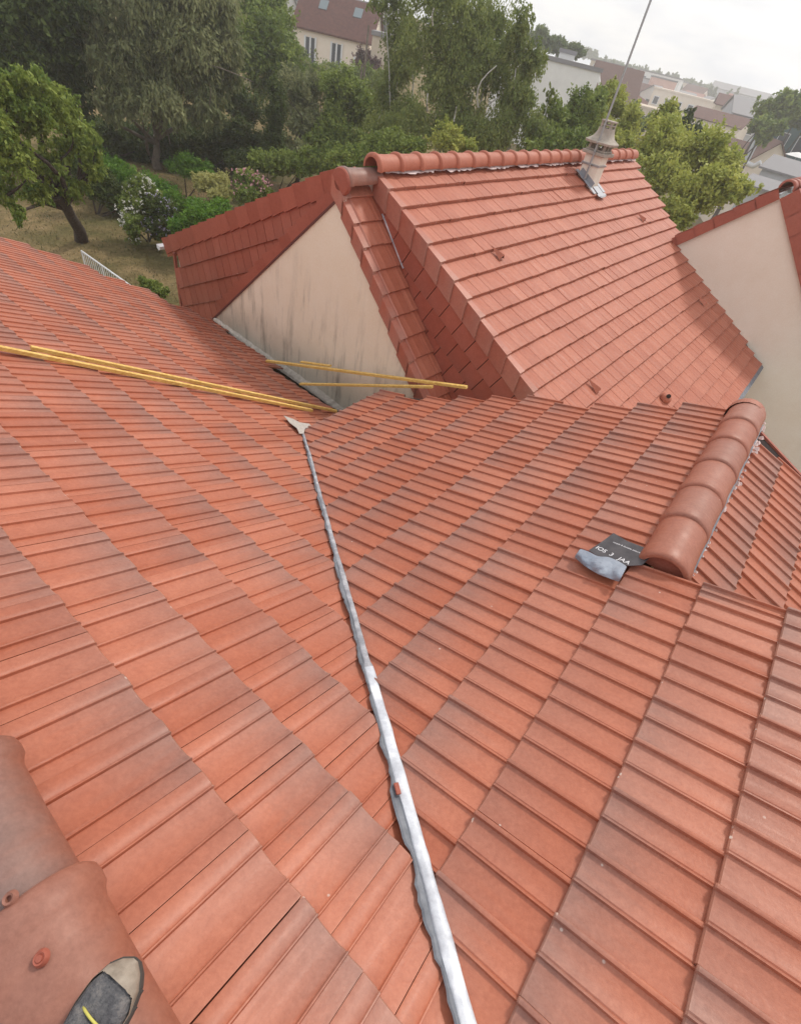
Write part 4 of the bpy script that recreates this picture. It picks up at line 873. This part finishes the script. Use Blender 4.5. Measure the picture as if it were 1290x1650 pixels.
# right of the chimney and behind the ridge
for i, (lab, bl, lm, n) in enumerate([
    ('bushy green tree behind the ridge just left of the chimney', [blob(900, 205, 24, 34, 30), blob(935, 190, 25, 34, 30), blob(880, 240, 22, 34, 24), blob(920, 240, 22, 34, 24), blob(955, 170, 26, 20, 24)], L_mid, 14000),
    ('pale green tree standing behind the chimney', [blob(985, 170, 29, 26, 24), blob(965, 200, 27, 28, 24), blob(1010, 200, 28, 24, 22), blob(1000, 235, 25, 26, 22), blob(985, 145, 30, 12, 14)], L_light, 9000),
    ('large light green tree between the chimney house and the cream gable house', [blob(1080, 235, 24, 46, 36), blob(1130, 260, 23, 46, 36), blob(1060, 285, 22, 34, 36), blob(1110, 310, 21, 46, 34), blob(1160, 300, 21, 40, 28), blob(1075, 195, 26, 26, 22), blob(1190, 305, 21, 26, 18), blob(1090, 345, 20, 30, 22), blob(1040, 250, 23, 22, 28)], L_light, 30000),
    ('dark pointed conifer rising behind the large light green tree', [blob(1105, 195, 34, 13, 16), blob(1085, 190, 34, 20, 14), blob(1120, 220, 33, 18, 20), blob(1112, 182, 34, 6, 8)], L_dark, 4000)]):
    cb = bl[0][0]; tree('garden_tree', lab, 'tree', (cb[0], cb[1], float(gz(cb[0], cb[1]))), bl, n, .11, lm, M_bark, tr=.1, seed=40 + i, fork=.6)
for i, (lab, bl) in enumerate([('dark undergrowth left of the pale forked trunks', [blob(150 + 26 * t, 225 + 4 * t, 31, 30, 26) for t in range(5)]),
        ('dark undergrowth between the forked trunks and the narrow columnar tree', [blob(285 + 30 * t, 235 + 3 * t, 30, 30, 26) for t in range(5)]),
        ('low bushes at the foot of the trees just behind the small gable', [blob(430 + 32 * t, 262 - 1 * t, 25, 32, 18) for t in range(6)])]):
    bush('undergrowth', lab, 'bushes', bl, 17000, .11, L_dark if i < 2 else L_mid, seed=60 + i)
bush('undergrowth', 'green bushes on the slope at the foot of the brown roofed house', 'bushes', [blob(470 + 22 * t, 118 + 2 * t, 52, 20, 17) for t in range(8)], 12000, .16, L_mid, seed=66)
bush('undergrowth', 'bushes up the slope between the white house and the brown roofed house', 'bushes', [blob(455 + 12 * t, 78 + 8 * t, 60, 14, 16) for t in range(4)], 6000, .18, L_mid, seed=67)
# hedge and shrubs
hb = [blob(140 + t * 21, 262 + t * 10.5, 25 - t * .45, 26, 25) for t in range(12)]
bush('hedge', 'long clipped bright green hedge running across the garden behind the flowering shrubs', 'hedge', hb, 40000, .075, L_hedge, seed=50)
bush('hedge', 'dark lower hedge side at the end of the lawn', 'hedge', [blob(140 + t * 19, 280 + t * 15, 22.5, 22, 22) for t in range(6)], 14000, .075, L_dark, seed=51)
bush('round_shrub', 'round dark green shrub behind the hedge', 'shrub', [blob(295, 268, 25.5, 26, 16), blob(325, 275, 25.5, 20, 12)], 6000, .08, L_hedge, seed=52)
bush('olive_shrub', 'clipped rounded shrub with pale olive foliage', 'shrub', [blob(335, 292, 22, 22, 13), blob(360, 300, 22, 20, 16), blob(350, 315, 21.5, 18, 14)], 8000, .07, L_olive, seed=53)
bush('flowering_shrub', 'tall shrub covered in white flowers at the edge of the lawn', 'shrub', [blob(225, 300, 20, 20, 17), blob(215, 330, 19.6, 20, 20), blob(214, 362, 19.2, 20, 20), blob(238, 312, 20, 20, 18)], 7000, .075, L_mid, seed=54, flowers=F_white, fn=2300, fs=.055)
bush('flowering_shrub', 'grey green shrub with lilac flowers between the white flowered one and the hedge', 'shrub', [blob(255, 335, 19.6, 24, 18), blob(258, 362, 19.2, 24, 20), blob(270, 345, 19.6, 16, 20)], 7000, .075, L_dark, seed=55, flowers=F_lilac, fn=1300, fs=.05)
bush('flowering_shrub', 'shrub topped with pink flowers right of the pale olive one', 'shrub', [blob(400, 290, 21, 22, 14), blob(420, 305, 21, 22, 14), blob(395, 312, 20.5, 24, 14)], 7500, .075, L_mid, seed=56, flowers=F_pink, fn=900, fs=.06, ftop=.55)
bush('low_shrub', 'dark glossy shrub at the foot of the hedge by the roof corner', 'shrub', [blob(320, 345, 18.5, 32, 16), blob(290, 365, 18.5, 24, 14), blob(350, 335, 19, 24, 12)], 9000, .07, L_hedge, seed=57)
bush('low_shrub', 'small green plant on the lawn beside the left end of our roof', 'shrub', [blob(240, 462, 14.5, 18, 12), blob(255, 470, 14.2, 14, 9)], 2500, .06, L_mid, seed=58)
# grass tufts
gv = []; gf = []; rg = np.random.default_rng(5)
for i in range(16000):
    x = rg.uniform(-20, -6); y = rg.uniform(9, 26); z = float(gz(x, y)); a = rg.uniform(0, 6.28); hh = rg.uniform(.03, .10); dx, dy = math.cos(a) * .012, math.sin(a) * .012
    k = len(gv); gv += [(x - dx, y - dy, z), (x + dx, y + dy, z), (x + rg.normal(0, .03), y + rg.normal(0, .03), z + hh)]; gf.append((k, k + 1, k + 2))
L_grass = mat('grass_blades', rough=.9); g = G(L_grass); g.base(g.ramp(g.noise(.8, 5), [(.35, (.07, .09, .03)), (.65, (.22, .17, .08))]))
o = MB().add(gv, gf).build('grass', L_grass); o['kind'] = 'stuff'
# white garden railing
ra, rb = hit(131, 404, (0, 0, 1.0), Zv), hit(203, 455, (0, 0, 1.0), Zv)
rail = thing('garden_railing', 'white metal railing on the lawn just above the roof edge', 'railing', (ra + rb) / 2 * (1, 1, 0))
dr2 = nrm((rb - ra) * (1, 1, 0)); Lr = np.linalg.norm(rb - ra) + .5
mb = MB(); mb.tube([ra, ra + dr2 * Lr], .022, 8); mb.build('top_rail', M_whitemetal, rail); MB().tube([ra - Zv * .85, ra + dr2 * Lr - Zv * .85], .018, 8).build('bottom_rail', M_whitemetal, rail)
for i in range(int(Lr / .115) + 1):
    q = ra + dr2 * i * .115; MB().tube([q, q - Zv * (.98 if i % 9 == 0 else .86)], .016 if i % 9 == 0 else .008, 6).build('post' if i % 9 == 0 else 'baluster', M_whitemetal, rail)
wp = gp(416, 300); pole = thing('white_post', 'thin white post with a short arm beside the pink flowers', 'post', wp)
tp = atd(416, 268, math.hypot(wp[0], wp[1])); MB().tube([wp, tp], .035, 8).build('pole', M_whitemetal, pole); MB().tube([tp, tp + np.array([-.25, -.05, .02])], .03, 8).build('arm', M_whitemetal, pole)

# ------------------------------------------------------------------ houses and city behind
M_rooffar = mat('weathered_brown_roof', rough=.85); g = G(M_rooffar); g.base(g.ramp(g.noise(3, 6, .7), [(.3, (.075, .030, .026)), (.7, (.14, .060, .048))]))
M_greyroof = mat('grey_roof', (.23, .22, .23), .7); M_beige = render_mat('beige_render', (.55, .46, .36), (.62, .53, .43)); M_greyw = render_mat('grey_render', (.42, .43, .45), (.50, .51, .53)); M_teal = mat('teal_cladding', (.07, .13, .14), .6); M_pinkw = render_mat('pink_render', (.62, .40, .34), (.68, .46, .40))
def bld(name, label, cat, x, y, dist, wd, dp, yaw, wall, roof, rh=0, ht=None, win=None, ws=(.9, 1.3), gable='x', over=.3, off=0.0, group=None, lit=None, axis=None, fr=M_frame):
    """x,y: photo pixel of the middle of the front eaves; yaw turns the front face, degrees from facing the camera"""
    c = atd(x, y, dist); a = math.atan2(c[0], c[1]) + R(yaw); F = np.array([-math.sin(a), -math.cos(a), 0]); X = np.array([math.cos(a), -math.sin(a), 0]); g0 = min(float(gz(c[0], c[1])), c[2] - 2.5) - 1.5
    h_ = c[2] - g0; root = thing(name, label, cat, (c[0], c[1], float(gz(c[0], c[1]))), group); B_ = -F
    o_ = c - X * wd / 2; o_[2] = g0
    MB().box(o_, X * wd, B_ * dp, Zv * h_).build('wall', wall, root)
    if rh <= 0:
        MB().box(c - X * (wd / 2 + .12) - B_ * .12 + Zv * .003, X * (wd + .24), B_ * (dp + .24), Zv * .3).build('roof', roof, root)
    else:
        e = over
        if gable == 'x':     # ridge parallel to the front
            s1 = [c - X * (wd / 2 + e) - B_ * e - Zv * (e * rh / (dp / 2)), c + X * (wd / 2 + e) - B_ * e - Zv * (e * rh / (dp / 2)), c + X * (wd / 2 + e) + B_ * dp / 2 + Zv * rh, c - X * (wd / 2 + e) + B_ * dp / 2 + Zv * rh]
            s2 = [c - X * (wd / 2 + e) + B_ * (dp + e) - Zv * (e * rh / (dp / 2)), c + X * (wd / 2 + e) + B_ * (dp + e) - Zv * (e * rh / (dp / 2)), s1[2], s1[3]]
            gab = [[c - X * wd / 2, c - X * wd / 2 + B_ * dp, c - X * wd / 2 + B_ * dp / 2 + Zv * (rh - .05)], [c + X * wd / 2, c + X * wd / 2 + B_ * dp, c + X * wd / 2 + B_ * dp / 2 + Zv * (rh - .05)]]; gext = X
        else:                # gable faces the camera
            k_ = rh / (wd / 2); ap = c + Zv * rh
            s1 = [c - X * (wd / 2 + e) - B_ * e - Zv * e * k_, ap - B_ * e, ap + B_ * (dp + e), c - X * (wd / 2 + e) + B_ * (dp + e) - Zv * e * k_]
            s2 = [c + X * (wd / 2 + e) - B_ * e - Zv * e * k_, ap - B_ * e, ap + B_ * (dp + e), c + X * (wd / 2 + e) + B_ * (dp + e) - Zv * e * k_]
            gab = [[c - X * wd / 2, c + X * wd / 2, ap - Zv * .05]]; gext = B_
        for s_ in (s1, s2): MB().prism(s_, Zv * .14).build('roof', roof, root)
        for i, q in enumerate(gab): MB().prism(q, gext * (.1 if i == 0 else -.1)).build('gable', wall, root)
    if win:
        nr_, nc_, z0_, dz_ = win; n_win = 0
        for r_ in range(nr_):
            for k_ in range(nc_):
                p = c - X * wd / 2 + X * wd * (k_ + .5) / nc_ - Zv * (z0_ + dz_ * r_) + F * .02 + X * off
                o = MB().cbox(p, X, F, Zv, ws[0], .06, ws[1]).build('window', M_glass, root)
                m2 = MB(); t_ = max(.07, dist * .0009)
                m2.cbox(p + F * .04 + X * ws[0] / 2, X, F, Zv, t_, .06, ws[1] + t_); m2.cbox(p + F * .04 - X * ws[0] / 2, X, F, Zv, t_, .06, ws[1] + t_); m2.cbox(p + F * .04 + Zv * ws[1] / 2, X, F, Zv, ws[0], .06, t_); m2.cbox(p + F * .04 - Zv * ws[1] / 2, X, F, Zv, ws[0], .06, t_)
                if dist < 70: m2.cbox(p + F * .045, X, F, Zv, t_ * .8, .05, ws[1])
                f_ = m2.build('frame', fr, None); f_.parent = o
                f_.matrix_parent_inverse = Matrix.Translation(-Vector([float(v_) for v_ in root.location]))
                o.matrix_parent_inverse = Matrix.Translation(-Vector([float(v_) for v_ in root.location])); f_.matrix_parent_inverse = Matrix.Identity(4)
    return root, c, X, F
# brown roofed house on the slope
r_, c, X, F = bld('hillside_house', 'pinkish two windowed house with a steep brown roof up the slope', 'house', 535, 53, 70, 7.8, 7, 14, M_cream2, M_rooffar, rh=2.6, over=.3)
for dx, kx in ((-2.2, 1), (.55, 1)):
    p = c + X * dx - Zv * 1.75 + F * .03
    o = MB().cbox(p, X, F, Zv, .95, .08, 2.1).build('window', M_glass, r_)
    m2 = MB(); [m2.cbox(p + F * .05 + X * q, X, F, Zv, .16, .06, 2.3) for q in (-.55, 0, .55)]; m2.cbox(p + F * .05 - Zv * 1.1, X, F, Zv, 1.2, .06, .14)
    f_ = m2.build('frame', M_frame, None); f_.parent = o
p = c + X * 3.0 - Zv * 2.4 + F * .03; o = MB().cbox(p, X, F, Zv, .8, .08, 2.0).build('door', M_glass, r_); f_ = MB().cbox(p - X * .5 + F * .05, X, F, Zv, .2, .06, 2.2).build('frame', M_frame, None); f_.parent = o
for dx in (-1.6, 2.0):
    B_ = -F; k_ = 2.6 / 3.5; p = c + X * dx + B_ * 2.3 + Zv * (2.3 * k_ + .16); sdir = nrm(B_ + Zv * k_)
    MB().cbox(p, X, sdir, np.cross(X, sdir), .85, 1.15, .08).build('roof_window', M_skyglass, r_)
MB().box(c - X * 4.6 - Zv * 4.0 + F * .1, X * 8.5, F * 1.6, Zv * .12).build('terrace', M_white, r_)
m2 = MB(); m2.tube([c - X * 1.5 - Zv * 2.9 + F * 1.6, c + X * 4 - Zv * 2.9 + F * 1.6], .03, 6)
for k in range(12): m2.tube([c + X * (-1.5 + k * .5) - Zv * 2.9 + F * 1.6, c + X * (-1.5 + k * .5) - Zv * 3.9 + F * 1.6], .02, 5)
m2.build('railing', M_steel, r_)
MB().tube([c - X * 4.1 + F * .1 + Zv * .6, c - X * 4.1 + F * .1 - Zv * 4], .09, 8).build('downpipe', M_trim, r_)
bld('white_house', 'small white gabled house left of the brown roof', 'house', 466, 34, 74, 3.0, 7, -10, M_white, M_greyroof, rh=2.4, gable='y', win=(2, 1, 1.5, 2.6), ws=(.8, 1.1))
bld('white_house', 'tall white house whose slanted roof shows above the small white one', 'house', 462, -6, 84, 3.6, 8, 20, M_white, M_greyroof, rh=2.5)
bld('white_block', 'pale blue white block behind the brown roof', 'building', 580, 5, 90, 9, 9, 10, M_white, M_greyroof, win=(3, 4, 1.6, 2.8), ws=(1.2, 1.4))
bld('garden_shed', 'pale shed half hidden by the birch right of the brown roofed house', 'shed', 617, 60, 58, 1.8, 3, 5, M_beige, M_greyroof)
bush('purple_shrub', 'dark purple leaved shrub at the corner of the brown roofed house', 'shrub', [blob(588, 95, 60, 14, 18), blob(600, 105, 58, 14, 14), blob(574, 100, 60, 9, 12)], 4000, .13, L_purple, seed=70)
for x1, y1, x2, y2, lab in ((581, 150, 583, 105, 'shorter bare pole below the brown roofed house'), (594, 140, 594, 40, 'taller bare pole below the brown roofed house')):
    q = atd(x1, y1, 40); q2_ = atd(x2, y2, 40); q[2] -= 1.5; q[:2] = q2_[:2]; po = thing('pole', lab, 'pole', q); MB().tube([q, q2_], .06, 7).build('shaft', M_bark2, po)
# city on the right
bld('white_hall', 'big blank white wall building behind the birches', 'building', 890, 98, 62, 9, 12, -6, M_white, M_greyroof)
cc2 = atd(893, 84, 64)
bld('roof_cabin', 'tiny white cabin standing on the roof line of the white walled building', 'cabin', 914, 86, 70, 1.6, 1.6, 0, M_white, M_greyroof)
bld('brown_roofed_house', 'house with a big brown roof right of the blank white wall, behind the aerial pole', 'house', 982, 168, 110, 7.6, 10, -6, M_white, M_darktile, rh=4.6)
o_ = atd(968, 158, 105); o2_ = atd(963, 113, 106); fl = thing('flue', 'white flue pipe on the brown roof left of the aerial pole', 'flue', o_); MB().tube([o_, o2_], .22, 8).build('pipe', M_white, fl)
bld('flat_block', 'cream flat roofed block above the brown roof', 'building', 985, 104, 150, 9, 10, 6, M_beige, M_greyroof, win=(1, 3, 1.2, 3), ws=(1.4, 1.3))
specs = [
 ('grey flat roofed block left of the pink fronted one', 1040, 127, 150, 8, M_greyw, M_greyroof, 0, (2, 3, 1.6, 3)),
 ('white flat block behind the pink fronted one', 1063, 120, 165, 12, M_white, M_greyroof, 0, (2, 3, 1.6, 3)),
 ('pink fronted square block in the town', 1071, 128, 140, 6, M_pinkw, M_greyroof, 0, (1, 2, 4.2, 3)),
 ('small white gabled house below the grey block', 1047, 152, 120, 4.2, M_white, M_greyroof, 1.6, (1, 1, 1.4, 3)),
 ('cream block stepping down in front of the long one', 1062, 180, 95, 7, M_beige, M_beige, 0, (2, 3, 1.6, 2.8)),
 ('long cream apartment block across the middle of the town', 1128, 160, 115, 19, M_cream2, M_cream2, 0, (3, 8, 1.8, 2.9)),
 ('cream house with dormer like windows right of the long block', 1190, 176, 105, 8, M_beige, M_rooffar, 1.5, (2, 4, 1.6, 2.6)),
 ('pale house with columns of windows above the near brown roof', 1148, 196, 85, 8, M_cream2, M_rooffar, 1.2, (2, 4, 1.5, 2.8)),
 ('grey slate roofed house beside the dark tree clump', 1218, 190, 90, 7, M_greyw, M_greyroof, 2.0, (1, 3, 1.5, 3)),
 ('blue grey warehouse far away on the skyline', 1140, 138, 260, 30, M_greyw, M_greyroof, 0, (1, 8, 2.2, 3)),
 ('second blue grey warehouse right of the first on the skyline', 1200, 152, 240, 26, M_greyw, M_greyroof, 2, (1, 7, 2.2, 3)),
 ('low white factory near the trees at the right of the skyline', 1236, 168, 200, 18, M_white, M_greyroof, 0, (1, 5, 2, 3)),
 ('far beige tower block left of the warehouses', 1108, 134, 230, 12, M_beige, M_greyroof, 0, (3, 4, 2, 3)),
 ('pale terrace house at the left end of the town', 1022, 150, 130, 6, M_beige, M_rooffar, 2, (1, 2, 1.5, 3)),
]
for i, (lab, x, y, d_, wd, wm, rm, rh_, wn) in enumerate(specs):
    bld('town_building', lab, 'building', x, y, d_ * 1.3, wd * 1.05, 9, [-14, 8, -4, 12][i % 4], wm, rm, rh=rh_, win=wn, ws=(1.1, 1.3), group='buildings of the town', gable='y' if wd < 5 else 'x')
kinds = ['small white house with a red roof', 'small cream house with a grey roof', 'pale block with a flat roof', 'little white gabled house', 'low cream terrace with a brown roof']
rt = np.random.default_rng(21); M_redroof = mat('faded_red_roof', (.30, .13, .10), .85)
for i in range(34):
    x = rt.uniform(1015, 1240); hz = 90 + (x - 900) * .246; y = hz + rt.uniform(6, 62) * (1 if x > 1040 else .8); d_ = float(np.interp(y - hz, [6, 62], [270, 120])) * rt.uniform(.92, 1.08); k_ = i % 5
    if 1062 < x < 1225 and y - hz > 30: continue
    bld('town_building', kinds[k_] + ' among the rooftops of the town', 'building', x, y, d_, rt.uniform(5.5, 9.5), 8, rt.uniform(-30, 30), [M_white, M_cream2, M_white, M_white, M_cream2][k_], [M_redroof, M_greyroof, M_greyroof, M_greyroof, M_rooffar][k_],
        rh=0 if k_ == 2 else rt.uniform(1.4, 2.3), win=(2, int(rt.integers(2, 4)), 1.5, 2.7), ws=(1.0, 1.3), gable='y' if k_ == 3 else 'x', group=kinds[k_] + 's of the town')
r_, c, X, F = bld('brown_roofed_house', 'nearest house of the town with a long brown roof and cream walls', 'house', 1192, 272, 86, 8.6, 9, 20, M_white, M_darktile, rh=2.3)
o_ = atd(1200, 262, 76); o2_ = atd(1222, 220, 77); fl = thing('metal_flue', 'slanting steel flue pipe on the nearest brown roof of the town', 'flue', o_)
MB().tube([o_, o2_], .3, 10).build('pipe', M_steel, fl, smooth=60); MB().tube([o_, o_ + X * 1.0 - Zv * .05, o_ + X * 1.5 + Zv * .4], .25, 10).build('elbow', M_whitemetal, fl, smooth=60)
bld('brown_roofed_house', 'cream gable end house right of the steel flue', 'house', 1236, 268, 80, 4.6, 8, -16, M_cream2, M_darktile, rh=2.2, gable='y', win=(1, 1, .9, 2), ws=(.7, .7))
bld('dark_green_building', 'dark teal clad building at the right edge of the photo', 'building', 1290, 203, 84, 8.5, 9, 16, M_teal, M_greyroof, rh=0, win=(2, 4, 1.6, 2.6), ws=(1.1, 1.5))
bld('lean_to', 'flat grey roofed lean-to below the teal building', 'shed', 1272, 282, 62, 4.6, 5, 10, M_greyw, M_greyroof, rh=.8)
bld('lean_to', 'low pale shed in front of the grey lean-to by the red verge', 'shed', 1226, 304, 56, 2.6, 4, 10, M_greyw, M_greyroof, rh=.5)
o_ = atd(1283, 252, 66); can = thing('parasol', 'open pale parasol below the teal building', 'parasol', o_ - Zv * 2.2)
MB().lathe(o_, [(1.0, 0), (.5, .22), (0, .34)], Zv, 8).build('canopy', M_white, can); MB().tube([o_ - Zv * 2.2, o_ + Zv * .3], .03, 6).build('pole', M_steel, can)
# skyline trees
mbt_ = []
for k in range(60):
    x = 850 + k * 8.0; hz = 825 - (825 - 90) + (x - 900) * .246 - 3; bl_ = blob(x, hz - 2 + rng.normal(0, 1.5) - (10 if x < 960 else 0), 330, rng.uniform(6, 11), rng.uniform(4, 8)); mbt_.append(bl_)
o = leaves(mbt_, 26000, 1.3, seed=80, cl=12).build('distant_wood', L_far); o['kind'] = 'stuff'
for k in range(16):
    x = 968 + k * 14 + rng.normal(0, 3); hz = 90 + (x - 900) * .246; hh = rng.uniform(9, 13); 
    c_ = blob(x + 2, hz + 1, 280, 2.2, hh)
    tree('poplar_tree', 'slim poplar in the row along the skyline', 'tree', (c_[0][0], c_[0][1], float(gz(*c_[0][:2]))), [c_, blob(x, hz + 9, 280, 3.2, 7)], 500, 1.0, L_far, M_bark, tr=.3, group='poplars in a row on the skyline', seed=90 + k, cl=8, fork=.7)
for i, (lab, bl) in enumerate([('dark clump of trees left of the teal building', [blob(1240, 182, 75, 24, 20), blob(1262, 170, 75, 26, 22), blob(1225, 205, 70, 18, 18), blob(1245, 215, 68, 16, 16)]),
                               ('tree at the right edge above the teal building', [blob(1290, 178, 80, 22, 18), blob(1310, 190, 80, 24, 22)]), ('leafy tree top on the skyline above the white walled building', [blob(868, 62, 80, 22, 14), blob(895, 72, 82, 18, 10), blob(925, 82, 84, 18, 9)])]):
    cb = bl[0][0]; tree('far_tree', lab, 'tree', (cb[0], cb[1], float(gz(cb[0], cb[1]))), bl, 6000, .35, L_far if i else L_mid, M_bark, tr=.25, seed=110 + i)
tree('far_tree', 'light green trees between the brown roof and the chimney', 'tree', (*atd(1000, 260, 50)[:2], float(gz(*atd(1000, 260, 50)[:2]))), [blob(1030, 200, 50, 22, 20), blob(1020, 175, 55, 12, 12), blob(1045, 225, 46, 20, 18)], 5000, .2, L_mid, M_bark, seed=115)

# ------------------------------------------------------------------ the air
hz_ = MB(); hz_.box((-420, -40, -40), (840, 0, 0), (0, 460, 0), (0, 0, 78)); M_haze = bpy.data.materials.new('haze'); M_haze.use_nodes = True; t_ = M_haze.node_tree; t_.nodes.clear()
vo_ = t_.nodes.new('ShaderNodeVolumePrincipled'); vo_.inputs['Color'].default_value = (.99, .99, 1, 1); vo_.inputs['Density'].default_value = .0018; vo_.inputs['Anisotropy'].default_value = .45
ou_ = t_.nodes.new('ShaderNodeOutputMaterial'); t_.links.new(vo_.outputs[0], ou_.inputs['Volume'])
o = hz_.build('haze', M_haze); o['kind'] = 'stuff'
sc.cycles.volume_bounces = 2
